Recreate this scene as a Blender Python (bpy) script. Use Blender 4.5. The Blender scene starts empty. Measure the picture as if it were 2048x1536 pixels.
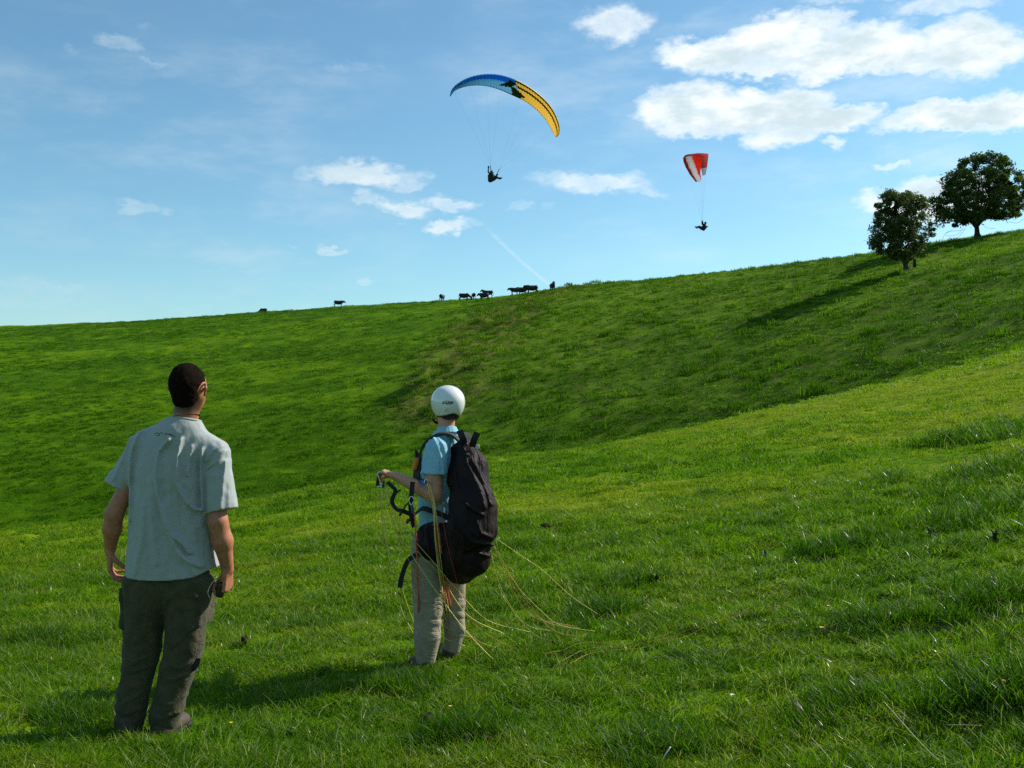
import bpy, bmesh, math, random
import numpy as np
from mathutils import Vector, Matrix, noise as mnoise
from mathutils.bvhtree import BVHTree

random.seed(7)
RNG = np.random.default_rng(11)
R = math.radians
scene = bpy.context.scene
COL = scene.collection

# ------------------------------------------------------------------ camera
FPX = 2010.0          # focal length in photo pixels (photo is 2048 wide)
HOR = 803.0           # photo row of the level direction
PITCH = math.atan((HOR - 768) / FPX)
cam_d = bpy.data.cameras.new('camera')
cam_d.sensor_width = 36.0
cam_d.lens = 36.0 * FPX / 2048.0
cam_d.clip_start = 0.1
cam_d.clip_end = 6000
cam = bpy.data.objects.new('camera', cam_d)
cam.location = (0, 0, 0)
cam.rotation_euler = (math.pi / 2 + PITCH, 0, 0)
COL.objects.link(cam)
scene.camera = cam

# ------------------------------------------------------------------ sun
SUN_AZ = R(27)        # from +X (right) turned towards +Y (away from the camera)
SUN_EL = R(37)
SUN_DIR = Vector((math.cos(SUN_EL) * math.cos(SUN_AZ), math.cos(SUN_EL) * math.sin(SUN_AZ), math.sin(SUN_EL)))
sun_d = bpy.data.lights.new('sun', 'SUN')
sun_d.energy = 4.6
sun_d.angle = R(0.53)
sun_d.color = (1.0, 0.955, 0.87)
sun = bpy.data.objects.new('sun', sun_d)
sun.rotation_euler = SUN_DIR.to_track_quat('Z', 'Y').to_euler()
sun.location = SUN_DIR * 50
COL.objects.link(sun)

scene.view_settings.view_transform = 'Standard'
scene.view_settings.look = 'None'
scene.view_settings.exposure = 0.42
scene.view_settings.gamma = 1.0
scene.view_settings.use_curve_mapping = False
scene.render.engine = 'CYCLES'
scene.cycles.max_bounces = 6
scene.cycles.diffuse_bounces = 3
scene.cycles.glossy_bounces = 2
scene.cycles.transmission_bounces = 3
scene.cycles.transparent_max_bounces = 6
scene.cycles.use_denoising = False


# ------------------------------------------------------------------ node helpers
class NT:
    """thin wrapper that makes chains of shader nodes short to write"""
    def __init__(self, tree):
        self.t = tree

    def n(self, typ, **kw):
        nd = self.t.nodes.new(typ)
        for k, v in kw.items():
            if k.startswith('i_'):
                key = k[2:]
                key = int(key) if key.isdigit() else key.replace('_', ' ')
                nd.inputs[key].default_value = v
            else:
                setattr(nd, k, v)
        return nd

    def l(self, a, b):
        self.t.links.new(a, b)

    def math(self, op, a, b=None, c=None, clamp=False):
        nd = self.t.nodes.new('ShaderNodeMath')
        nd.operation = op
        nd.use_clamp = clamp
        for i, v in enumerate((a, b, c)):
            if v is None:
                continue
            if isinstance(v, (int, float)):
                nd.inputs[i].default_value = v
            else:
                self.l(v, nd.inputs[i])
        return nd.outputs[0]

    def vmath(self, op, a, b=None, out=0):
        nd = self.t.nodes.new('ShaderNodeVectorMath')
        nd.operation = op
        for i, v in enumerate((a, b)):
            if v is None:
                continue
            if isinstance(v, (tuple, list)):
                nd.inputs[i].default_value = v
            else:
                self.l(v, nd.inputs[i])
        return nd.outputs[out]

    def mix(self, fac, a, b, blend='MIX'):
        nd = self.t.nodes.new('ShaderNodeMix')
        nd.data_type = 'RGBA'
        nd.blend_type = blend
        for sock, v in ((nd.inputs[0], fac), (nd.inputs[6], a), (nd.inputs[7], b)):
            if isinstance(v, (int, float)):
                sock.default_value = v
            elif isinstance(v, (tuple, list)):
                sock.default_value = tuple(v) + (1.0,) if len(v) == 3 else v
            else:
                self.l(v, sock)
        return nd.outputs[2]

    def noise(self, vec, scale, detail=4, rough=0.55, out=0, dist=0.0):
        nd = self.t.nodes.new('ShaderNodeTexNoise')
        nd.inputs['Scale'].default_value = scale
        nd.inputs['Detail'].default_value = detail
        nd.inputs['Roughness'].default_value = rough
        nd.inputs['Distortion'].default_value = dist
        if vec is not None:
            self.l(vec, nd.inputs['Vector'])
        return nd.outputs[out]

    def smooth(self, v, lo, hi, a=0.0, b=1.0):
        nd = self.t.nodes.new('ShaderNodeMapRange')
        nd.interpolation_type = 'SMOOTHSTEP'
        self.l(v, nd.inputs[0])
        nd.inputs[1].default_value = lo
        nd.inputs[2].default_value = hi
        nd.inputs[3].default_value = a
        nd.inputs[4].default_value = b
        return nd.outputs[0]


# ------------------------------------------------------------------ sky and clouds
def px_dir(u, v):
    """world direction seen at photo pixel (u, v)"""
    d = Vector(((u - 1024) / FPX, 1.0, (768 - v) / FPX))
    c, s = math.cos(PITCH), math.sin(PITCH)
    return Vector((d.x, d.y * c - d.z * s, d.y * s + d.z * c))


def px_azel(u, v):
    d = px_dir(u, v)
    return math.atan2(d.x, d.y), math.atan2(d.z, math.hypot(d.x, d.y))


world = bpy.data.worlds.new('World')
scene.world = world
world.use_nodes = True
wt = world.node_tree
wt.nodes.clear()
W = NT(wt)
wout = W.n('ShaderNodeOutputWorld')
sky = W.n('ShaderNodeTexSky', sky_type='NISHITA')
sky.sun_disc = False
sky.sun_elevation = SUN_EL
sky.sun_rotation = math.atan2(SUN_DIR.x, SUN_DIR.y)
sky.altitude = 150
sky.air_density = 1.0
sky.dust_density = 0.6
sky.ozone_density = 2.6
SKY_STRENGTH = 0.100
tc = W.n('ShaderNodeTexCoord')
sep = W.n('ShaderNodeSeparateXYZ')
W.l(tc.outputs['Generated'], sep.inputs[0])
az = W.math('ARCTAN2', sep.outputs[0], sep.outputs[1])
el = W.math('ARCSINE', sep.outputs[2])
comb = W.n('ShaderNodeCombineXYZ')
W.l(az, comb.inputs[0])
W.l(el, comb.inputs[1])
v0 = comb.outputs[0]
# domain warp gives the clouds their ragged, puffy outlines
stretch = W.vmath('MULTIPLY', v0, (1.0, 1.8, 1.0))
wn1 = W.noise(stretch, 16, 6, 0.62, out=1)
wn2 = W.noise(stretch, 58, 5, 0.6, out=1)
w1 = W.vmath('MULTIPLY', W.vmath('SUBTRACT', wn1, (0.5, 0.5, 0.5)), (0.075, 0.036, 0.0))
w2 = W.vmath('MULTIPLY', W.vmath('SUBTRACT', wn2, (0.5, 0.5, 0.5)), (0.024, 0.017, 0.0))
vw = W.vmath('ADD', W.vmath('ADD', v0, w1), w2)
# u, v (photo), half width, half height, strength
CLOUDS = [
    # big upper right bank
    (1560, 78, 130, 46, 1.3), (1440, 105, 150, 34, 1.15), (1640, 60, 60, 36, 1.0), (1500, 135, 130, 20, 0.8),
    (1750, 105, 120, 52, 1.35), (1660, 128, 120, 34, 1.15), (1830, 125, 60, 30, 0.9),
    (1940, 95, 95, 58, 1.25), (1990, 80, 50, 42, 0.7),
    (1230, 50, 85, 38, 0.72), (1900, 5, 140, 20, 0.55), (1700, -5, 120, 16, 0.4),
    # second row
    (1380, 215, 110, 50, 1.2), (1530, 215, 130, 46, 1.35), (1640, 240, 115, 30, 1.2), (1400, 250, 120, 22, 0.9),
    (1560, 278, 70, 30, 0.95), (1720, 230, 50, 18, 0.8), (1310, 225, 70, 20, 0.5),
    (1920, 232, 140, 30, 1.3), (2030, 222, 110, 38, 1.2), (1850, 225, 70, 20, 0.8),
    (1665, 288, 24, 11, 0.6),
    (1785, 332, 40, 12, 0.6), (1880, 400, 95, 48, 1.15), (1800, 400, 70, 26, 0.8),
    # centre
    (1190, 368, 120, 26, 0.62), (1120, 362, 60, 20, 0.45), (1280, 382, 70, 14, 0.35), (1270, 348, 30, 8, 0.3),
    (725, 352, 120, 27, 0.8), (665, 362, 70, 17, 0.55), (810, 368, 60, 14, 0.5),
    (735, 402, 38, 20, 0.5), (805, 418, 62, 20, 0.75), (905, 410, 48, 17, 0.58), (895, 451, 58, 16, 0.75),
    (660, 495, 38, 10, 0.5), (728, 558, 24, 8, 0.35), (1030, 410, 40, 8, 0.28), (1100, 418, 30, 6, 0.22),
    (568, 492, 12, 7, 0.3), (538, 440, 14, 6, 0.25),
    # left
    (275, 422, 56, 18, 0.5), (255, 95, 52, 20, 0.45), (297, 131, 36, 9, 0.4), (145, 103, 30, 8, 0.25),
    (90, 575, 110, 20, 0.42), (60, 600, 130, 20, 0.38), (350, 612, 80, 10, 0.22), (120, 630, 160, 14, 0.3),
    (700, 135, 80, 16, 0.24), (300, 50, 30, 16, 0.2),
]
field = None
for (u, v, rx, ry, s) in CLOUDS:
    a, e = px_azel(u, v)
    d = W.vmath('SUBTRACT', vw, (a, e, 0))
    d = W.vmath('MULTIPLY', d, (FPX / (rx * 1.18), FPX / (ry * 1.13), 0))
    ln = W.vmath('LENGTH', d, out=1)
    f = W.math('MULTIPLY_ADD', W.math('SUBTRACT', 1.0, ln), s, 0.0)
    f = W.math('MINIMUM', f, s * 0.54)
    field = f if field is None else W.math('SMOOTH_MAX', field, f, 0.12)
# free clouds over the rest of the sky, outside the frame
gn = W.noise(W.vmath('MULTIPLY', tc.outputs['Generated'], (1, 1, 2.6)), 2.6, 7, 0.6)
outm = W.math('MAXIMUM', W.smooth(W.math('ABSOLUTE', az), 0.56, 0.8), W.smooth(el, 0.46, 0.7))
free = W.math('MULTIPLY', W.math('MULTIPLY', W.smooth(gn, 0.54, 0.72), outm), 0.6)
field = W.math('MAXIMUM', field, free)
edge_n = W.noise(W.vmath('MULTIPLY', v0, (1.0, 1.6, 1.0)), 42, 7, 0.66)
field2 = W.math('ADD', field, W.math('MULTIPLY', W.math('SUBTRACT', edge_n, 0.5), 0.42))
alpha = W.math('MULTIPLY', W.smooth(field2, 0.0, 0.66), W.smooth(field, -0.12, 0.12))
# thin veils of cirrus
veil_v = W.n('ShaderNodeMapping')
veil_v.inputs['Rotation'].default_value = (0, 0, R(-38))
veil_v.inputs['Scale'].default_value = (1.0, 3.2, 1.0)
W.l(v0, veil_v.inputs[0])
vn = W.noise(veil_v.outputs[0], 5.5, 8, 0.62)
vn2 = W.noise(v0, 3.0, 3, 0.5)
veil = W.math('MULTIPLY', W.math('MULTIPLY', W.smooth(vn, 0.42, 0.78), W.smooth(vn2, 0.38, 0.62)), 0.40)
# vapour trail: a thin line falling to the right above the cattle
a1, e1 = px_azel(970, 452)
a2, e2 = px_azel(1102, 572)
L = math.hypot(a2 - a1, e2 - e1)
tx, ty = (a2 - a1) / L, (e2 - e1) / L
rel = W.vmath('SUBTRACT', W.vmath('ADD', v0, W.vmath('MULTIPLY', w2, (0.06, 0.06, 0))), (a1, e1, 0))
along = W.vmath('DOT_PRODUCT', rel, (tx, ty, 0), out=1)
across = W.math('ABSOLUTE', W.vmath('DOT_PRODUCT', rel, (-ty, tx, 0), out=1))
bow = W.math('MULTIPLY', W.math('SINE', W.math('MULTIPLY', along, math.pi / L)), 0.0016)
acr = W.math('ABSOLUTE', W.math('ADD', W.vmath('DOT_PRODUCT', rel, (-ty, tx, 0), out=1), bow))
trail = W.math('MULTIPLY', W.smooth(acr, 0.0028, 0.0004), W.math('MULTIPLY', W.smooth(along, -0.005, 0.02), W.smooth(along, L + 0.004, L - 0.004)))
trail = W.math('MULTIPLY', trail, W.math('MULTIPLY_ADD', W.noise(v0, 260, 2, 0.5), 0.30, 0.0))
alpha_all = W.math('MAXIMUM', W.math('MAXIMUM', alpha, veil), trail)
# cloud light: bright sunlit tops, faintly grey hearts
body = W.noise(W.vmath('MULTIPLY', v0, (1.0, 2.2, 1.0)), 13, 6, 0.6)
shade = W.math('MULTIPLY', W.smooth(body, 0.36, 0.62), W.smooth(field, 0.25, 0.62))
ccol = W.mix(shade, (0.80, 0.84, 0.84), (0.50, 0.61, 0.66))
ccol = W.mix(W.smooth(az, 0.1, -0.5), ccol, (0.44, 0.56, 0.62))
skyc = W.n('ShaderNodeVectorMath', operation='MULTIPLY')
W.l(sky.outputs[0], skyc.inputs[0])
skyc.inputs[1].default_value = (SKY_STRENGTH * 0.84, SKY_STRENGTH * 1.13, SKY_STRENGTH * 1.10)   # the camera's cyan cast
# at strength 1 the sky texture is physical; clouds are mixed in at picture level
tot = W.mix(alpha_all, skyc.outputs[0], ccol)
bg = W.n('ShaderNodeBackground')
W.l(tot, bg.inputs['Color'])
bg.inputs['Strength'].default_value = 1.0
W.l(bg.outputs[0], wout.inputs['Surface'])
world.cycles.sampling_method = 'MANUAL'
world.cycles.sample_map_resolution = 512


# ------------------------------------------------------------------ object helpers
def tag(o, label=None, cat=None, group=None, kind=None):
    if label: o['label'] = label
    if cat: o['category'] = cat
    if group: o['group'] = group
    if kind: o['kind'] = kind
    return o


def link(o, parent=None):
    COL.objects.link(o)
    if parent is not None:
        o.parent = parent
    return o


def thing(name, loc, label, cat, group=None, rz=0.0):
    o = bpy.data.objects.new(name, None)
    o.empty_display_size = 0.1
    o.location = loc
    o.rotation_euler = (0, 0, rz)
    link(o)
    return tag(o, label, cat, group)


def mesh_np(name, verts, faces, mat=None, parent=None, smooth=True, mats=None, fmat=None):
    """verts (n,3), faces (m,3|4) numpy"""
    me = bpy.data.meshes.new(name)
    verts = np.asarray(verts, dtype=np.float32)
    faces = np.asarray(faces, dtype=np.int32)
    k = faces.shape[1]
    me.vertices.add(len(verts))
    me.vertices.foreach_set('co', verts.ravel())
    me.loops.add(faces.size)
    me.loops.foreach_set('vertex_index', faces.ravel())
    me.polygons.add(len(faces))
    me.polygons.foreach_set('loop_start', np.arange(0, faces.size, k, dtype=np.int32))
    me.polygons.foreach_set('loop_total', np.full(len(faces), k, dtype=np.int32))
    if smooth:
        me.polygons.foreach_set('use_smooth', np.ones(len(faces), dtype=bool))
    for m in (mats or ([mat] if mat else [])):
        me.materials.append(m)
    if fmat is not None:
        me.polygons.foreach_set('material_index', np.asarray(fmat, dtype=np.int32))
    me.update()
    me.validate()
    o = bpy.data.objects.new(name, me)
    if parent is not False:
        link(o, parent)
    return o


# ------------------------------------------------------------------ numpy noise
def _hash(ix, iy, iz, seed):
    h = (ix.astype(np.int64) * 374761393 + iy.astype(np.int64) * 668265263 + iz.astype(np.int64) * 2147483647 + seed * 974711) & 0xffffffff
    h = ((h ^ (h >> 13)) * 1274126177) & 0xffffffff
    h = (h ^ (h >> 16)) & 0xffff
    return h / 65535.0 * 2 - 1


def vnoise(x, y, z=None, seed=0):
    x = np.asarray(x, dtype=np.float64); y = np.asarray(y, dtype=np.float64)
    xi, yi = np.floor(x), np.floor(y)
    fx, fy = x - xi, y - yi
    fx, fy = fx * fx * (3 - 2 * fx), fy * fy * (3 - 2 * fy)
    if z is None:
        zi = np.zeros_like(xi)
        a = _hash(xi, yi, zi, seed); b = _hash(xi + 1, yi, zi, seed)
        c = _hash(xi, yi + 1, zi, seed); d = _hash(xi + 1, yi + 1, zi, seed)
        return (a * (1 - fx) + b * fx) * (1 - fy) + (c * (1 - fx) + d * fx) * fy
    z = np.asarray(z, dtype=np.float64)
    zi = np.floor(z); fz = z - zi; fz = fz * fz * (3 - 2 * fz)
    r = 0
    for dz, wz in ((0, 1 - fz), (1, fz)):
        a = _hash(xi, yi, zi + dz, seed); b = _hash(xi + 1, yi, zi + dz, seed)
        c = _hash(xi, yi + 1, zi + dz, seed); d = _hash(xi + 1, yi + 1, zi + dz, seed)
        r = r + wz * ((a * (1 - fx) + b * fx) * (1 - fy) + (c * (1 - fx) + d * fx) * fy)
    return r


def fbm(x, y, z=None, octv=4, seed=0, gain=0.5):
    r, amp, tot, f = 0, 1.0, 0.0, 1.0
    for i in range(octv):
        r = r + amp * vnoise(x * f + i * 17.3, y * f - i * 9.1, None if z is None else z * f + i * 4.7, seed + i)
        tot += amp; amp *= gain; f *= 2.03
    return r / tot
# ------------------------------------------------------------------ the land
# near spur: grazed slope the two people stand on, falling away behind its brow
# far hill : the hillside with the cattle and the two trees on its skyline
def cubic(xp, yp, x):
    """smooth interpolation through control values"""
    xp = np.asarray(xp, float); yp = np.asarray(yp, float)
    m = np.gradient(yp, xp)
    x = np.clip(x, xp[0], xp[-1])
    i = np.clip(np.searchsorted(xp, x) - 1, 0, len(xp) - 2)
    h = xp[i + 1] - xp[i]
    t = (x - xp[i]) / h
    return ((2 * t**3 - 3 * t**2 + 1) * yp[i] + (t**3 - 2 * t**2 + t) * h * m[i]
            + (-2 * t**3 + 3 * t**2) * yp[i + 1] + (t**3 - t**2) * h * m[i + 1])


def elev_tan(u, v):
    d = px_dir(u, v)
    return math.atan2(d.x, d.y), d.z / math.hypot(d.x, d.y)


BROW = [(0, 1062), (300, 1032), (550, 998), (700, 966), (870, 938), (1024, 920), (1180, 900), (1340, 872), (1500, 835), (1700, 788), (1900, 745), (2048, 705)]
SKYL = [(0, 654), (250, 642), (500, 628), (680, 616), (860, 604), (1000, 594), (1100, 581), (1300, 562), (1500, 541), (1700, 514), (1850, 492), (1955, 478), (2048, 465)]
br = [elev_tan(*p) for p in BROW]
sk = [elev_tan(*p) for p in SKYL]
TH = [-math.pi, -2.2, -1.4, -0.9] + [a for a, _ in br] + [0.9, 1.4, 2.2, math.pi]
def _plane(t): return 0.20 * math.sin(t) - 0.055 * math.cos(t)
BE = [_plane(t) for t in TH[:4]] + [e for _, e in br] + [_plane(t) for t in TH[-4:]]
SH = [-math.pi, -1.6, -0.9] + [a for a, _ in sk] + [0.9, 1.6, math.pi]
SE = [0.03, 0.045, 0.06] + [e for _, e in sk] + [0.19, 0.16, 0.03]


def smoothstep(x, a, b):
    t = np.clip((x - a) / (b - a), 0, 1)
    return t * t * (3 - 2 * t)


def land_base(x, y):
    x = np.asarray(x, float); y = np.asarray(y, float)
    th = np.arctan2(x, y); r = np.hypot(x, y) + 1e-6
    e = cubic(TH, BE, th)
    rs = np.interp(th, [-0.8, -0.47, -0.2, 0.1, 0.3, 0.47, 0.8], [26, 27, 28, 32, 42, 58, 70])
    h = np.interp(th, [-0.6, -0.47, -0.36, -0.1, 0.2, 0.47, 0.7], [1.13, 1.16, 1.255, 1.55, 1.57, 1.50, 1.5])
    h = 1.45 + (h - 1.45) * smoothstep(r, 0.3, 3.5)
    q = (r / rs) ** 1.5
    g = (1 - q) ** 2
    g = np.where(r > rs, (q - 1) ** 2 * 1.0, g)
    n = e * r - h * np.minimum(g, 30)
    # far hill
    se = cubic(SH, SE, th)
    ys = np.interp(th, [-1.2, -0.47, -0.2, 0.0, 0.15, 0.25, 0.36, 0.47, 0.9], [330, 300, 250, 205, 190, 178, 165, 155, 140])
    H = np.interp(th, [-0.9, -0.47, 0.0, 0.3, 0.47, 0.9], [22, 24, 26, 26, 24, 14])
    f = se * r - H * (1 - r / ys) ** 2
    f = np.where(r > ys, se * ys - 0.02 * (r - ys) - H * (1 - r / ys) ** 2 * 0.5 , f)
    f = np.maximum(f, -40)
    front = smoothstep(np.abs(th), 2.0, 1.2)
    f = f * front + (-30) * (1 - front)
    k = np.interp(r, [15, 40, 80], [0.2, 1.2, 2.0])
    dlt = np.clip(0.5 + 0.5 * (f - n) / k, 0, 1)
    z = n * (1 - dlt) + f * dlt + k * dlt * (1 - dlt)
    return z, dlt


def rough_mask(x, y):
    """the belt of rough, ant-hilly ground that climbs the far hill, and the tussocky right hand slope"""
    th = np.arctan2(x, y); r = np.hypot(x, y)
    b = np.exp(-((th - (-0.075 + (r - 90) * 0.00125)) / 0.035) ** 2) * smoothstep(r, 78, 96) * smoothstep(r, 215, 190)
    c = 0.26 * smoothstep(th - (-0.07 + (r - 90) * 0.0010), 0.0, 0.08) * smoothstep(r, 55, 75)
    n = 0.5 + 0.5 * fbm(x / 9, y / 9, octv=3, seed=5)
    return np.clip((b * 1.9 + c) * (0.45 + 0.9 * n), 0, 1)


# small dark tufts tussocks seen on the near slope: (u, v, radius px)
def ray_ground(u, v, r0=2.0, r1=400.0):
    d = px_dir(u, v)
    rr = np.geomspace(r0, r1, 4000) / math.hypot(d.x, d.y)
    z, _ = land_base(d.x * rr, d.y * rr)
    hit = np.nonzero(z > d.z * rr)[0]
    i = hit[0] if len(hit) else -1
    return d.x * rr[i], d.y * rr[i]


def land(x, y):
    x = np.asarray(x, float); y = np.asarray(y, float)
    z, dlt = land_base(x, y)
    r = np.hypot(x, y)
    near = 1 - dlt
    amp = near * np.interp(r, [0, 3, 6, 40], [0.03, 0.04, 0.06, 0.17])
    z = z + amp * fbm(x / 1.1, y / 0.62, octv=4, seed=21, gain=0.6)
    z = z + near * 0.16 * fbm(x / 6, y / 4, octv=2, seed=25) * smoothstep(r, 9, 20)
    rm = rough_mask(x, y)
    fa = dlt
    # terracettes and ant hills
    z = z + fa * (0.20 + 0.42 * rm) * fbm(x / 3.4, y / 2.0, octv=3, seed=31, gain=0.6)
    z = z + fa * 0.5 * fbm(x / 19, y / 14, octv=2, seed=33)
    ant = np.clip(vnoise(x / 1.5, y / 1.4, seed=37) - 0.35, 0, 1)
    z = z + fa * rm * 0.8 * ant
    return z


def lush_and_light(x, y):
    """0 = yellowish thin turf, 1 = dark lush grass; sun and shade contrast is tinted in too"""
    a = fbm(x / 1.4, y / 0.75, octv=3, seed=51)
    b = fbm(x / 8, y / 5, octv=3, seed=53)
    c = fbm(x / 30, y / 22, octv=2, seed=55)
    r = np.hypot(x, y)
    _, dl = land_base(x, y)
    brow = (1 - dl) * smoothstep(r, 9, 26) * (0.13 + 0.05 * smoothstep(x, 0, 12))      # short turf towards the brow, its sunlit contrast also painted into the tint
    dip = dl * (smoothstep(r, 125, 70) * 0.24 + 0.21 * smoothstep(np.arctan2(x, y), 0.02, -0.12) + 0.23) - 0.10 * (1 - dl) * smoothstep(r, 9, 4)                                           # lusher hollow; weaker sun on the hill is painted in as darker green
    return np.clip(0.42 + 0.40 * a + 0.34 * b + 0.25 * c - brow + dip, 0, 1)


# polar sheet round the camera's foot, fine where the picture looks, coarse elsewhere, out to the horizon
th_in = np.radians(np.arange(-34, 34.01, 0.115))
th_l = np.radians(np.concatenate([np.arange(-180, -60, 6), np.arange(-60, -34, 1.0)]))
th_all = np.concatenate([th_l, th_in, -th_l[::-1][:-1]])
rad = np.concatenate([[0.25, 0.6, 1.0], np.geomspace(1.4, 320, 470), np.geomspace(340, 3000, 22)])
TT, RR = np.meshgrid(th_all, rad, indexing='ij')
GX, GY = RR * np.sin(TT), RR * np.cos(TT)
GZ = land(GX, GY)
nT, nR = GX.shape
verts = np.stack([GX, GY, GZ], -1).reshape(-1, 3)
ii, jj = np.meshgrid(np.arange(nT), np.arange(nR - 1), indexing='ij')
i2 = (ii + 1) % nT
faces = np.stack([ii * nR + jj, ii * nR + jj + 1, i2 * nR + jj + 1, i2 * nR + jj], -1).reshape(-1, 4)


def mat_new(name):
    m = bpy.data.materials.new(name)
    m.use_nodes = True
    m.node_tree.nodes.clear()
    t = NT(m.node_tree)
    t.out = t.n('ShaderNodeOutputMaterial')
    return m, t


GREEN_LUSH = (0.034, 0.092, 0.001)
GREEN_MID = (0.088, 0.178, 0.002)
GREEN_DRY = (0.185, 0.230, 0.010)
BROWN = (0.120, 0.118, 0.026)


def turf_material():
    m, t = mat_new('turf')
    geo = t.n('ShaderNodeNewGeometry')
    P = geo.outputs['Position']
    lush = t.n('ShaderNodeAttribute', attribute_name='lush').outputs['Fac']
    rough = t.n('ShaderNodeAttribute', attribute_name='rough').outputs['Fac']
    n1 = t.noise(P, 3.2, 6, 0.65)
    n2 = t.noise(t.vmath('MULTIPLY', P, (1, 1.5, 1)), 0.55, 6, 0.65)
    n3 = t.noise(P, 14, 4, 0.7)
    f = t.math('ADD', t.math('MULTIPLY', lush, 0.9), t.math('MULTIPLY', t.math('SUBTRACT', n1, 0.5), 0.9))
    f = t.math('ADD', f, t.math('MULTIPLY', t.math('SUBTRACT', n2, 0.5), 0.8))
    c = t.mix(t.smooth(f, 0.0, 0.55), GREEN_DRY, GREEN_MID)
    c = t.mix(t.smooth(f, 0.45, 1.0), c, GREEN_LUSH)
    br = t.math('MULTIPLY', t.math('MINIMUM', t.math('MULTIPLY', rough, 1.5), 1.0), t.smooth(t.math('ADD', n2, t.math('MULTIPLY', n3, 0.5)), 0.58, 0.85))
    c = t.mix(br, c, BROWN)
    c = t.mix(t.smooth(n3, 0.55, 0.8, 0, 0.35), c, (0.02, 0.05, 0.006))
    b = t.n('ShaderNodeBsdfPrincipled')
    t.l(c, b.inputs['Base Color'])
    b.inputs['Roughness'].default_value = 0.9
    b.inputs['Specular IOR Level'].default_value = 0.02
    bump = t.n('ShaderNodeBump')
    bump.inputs['Strength'].default_value = 0.8
    bump.inputs['Distance'].default_value = 0.12
    hh = t.math('ADD', t.math('MULTIPLY', n1, 1.0), t.math('MULTIPLY', n3, 0.35))
    t.l(hh, bump.inputs['Height'])
    t.l(bump.outputs[0], b.inputs['Normal'])
    t.l(b.outputs[0], t.out.inputs[0])
    return m


ground = mesh_np('ground', verts, faces, turf_material())
tag(ground, 'grazed green downland sloping down to a hollow and up to the skyline', None, kind='structure')
for nm, arr in (('lush', lush_and_light(GX, GY)), ('rough', rough_mask(GX, GY))):
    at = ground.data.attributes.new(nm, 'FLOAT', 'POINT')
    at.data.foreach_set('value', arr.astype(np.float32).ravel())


def gz(x, y):
    return float(land(np.array([x]), np.array([y]))[0])


# ------------------------------------------------------------------ grass
def blade_material(name, dry=False):
    m, t = mat_new(name)
    tint = t.n('ShaderNodeAttribute', attribute_name='tint', attribute_type='INSTANCER').outputs['Fac']
    brn = t.n('ShaderNodeAttribute', attribute_name='brown', attribute_type='INSTANCER').outputs['Fac']
    bl = t.n('ShaderNodeAttribute', attribute_name='shade').outputs['Fac']
    f = t.math('ADD', tint, t.math('MULTIPLY', t.math('SUBTRACT', bl, 0.5), 0.5))
    if dry:
        c = t.mix(f, (0.42, 0.40, 0.20), (0.26, 0.28, 0.12))
    else:
        c = t.mix(t.smooth(f, 0.0, 0.5), GREEN_DRY, GREEN_MID)
        c = t.mix(t.smooth(f, 0.4, 1.0), c, GREEN_LUSH)
        c = t.mix(t.math('MULTIPLY', brn, 0.75), c, (0.135, 0.125, 0.03))
    b = t.n('ShaderNodeBsdfPrincipled')
    t.l(c, b.inputs['Base Color'])
    gl = t.smooth(bl, 0.80, 0.86)        # a few blades are smooth and glint
    t.l(t.math('MULTIPLY_ADD', gl, -0.16, 0.52), b.inputs['Roughness'])
    t.l(t.math('MULTIPLY_ADD', gl, 0.42, 0.10), b.inputs['Specular IOR Level'])
    tr = t.n('ShaderNodeBsdfTranslucent')
    t.l(t.mix(1.0, c, (1.25, 1.5, 0.7), 'MULTIPLY'), tr.inputs[0])
    mx = t.n('ShaderNodeMixShader')
    mx.inputs[0].default_value = 0.48
    t.l(b.outputs[0], mx.inputs[1])
    t.l(tr.outputs[0], mx.inputs[2])
    t.l(mx.outputs[0], t.out.inputs[0])
    return m


M_BLADE = blade_material('grass_blade')
M_DRY = blade_material('dry_blade', True)


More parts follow.
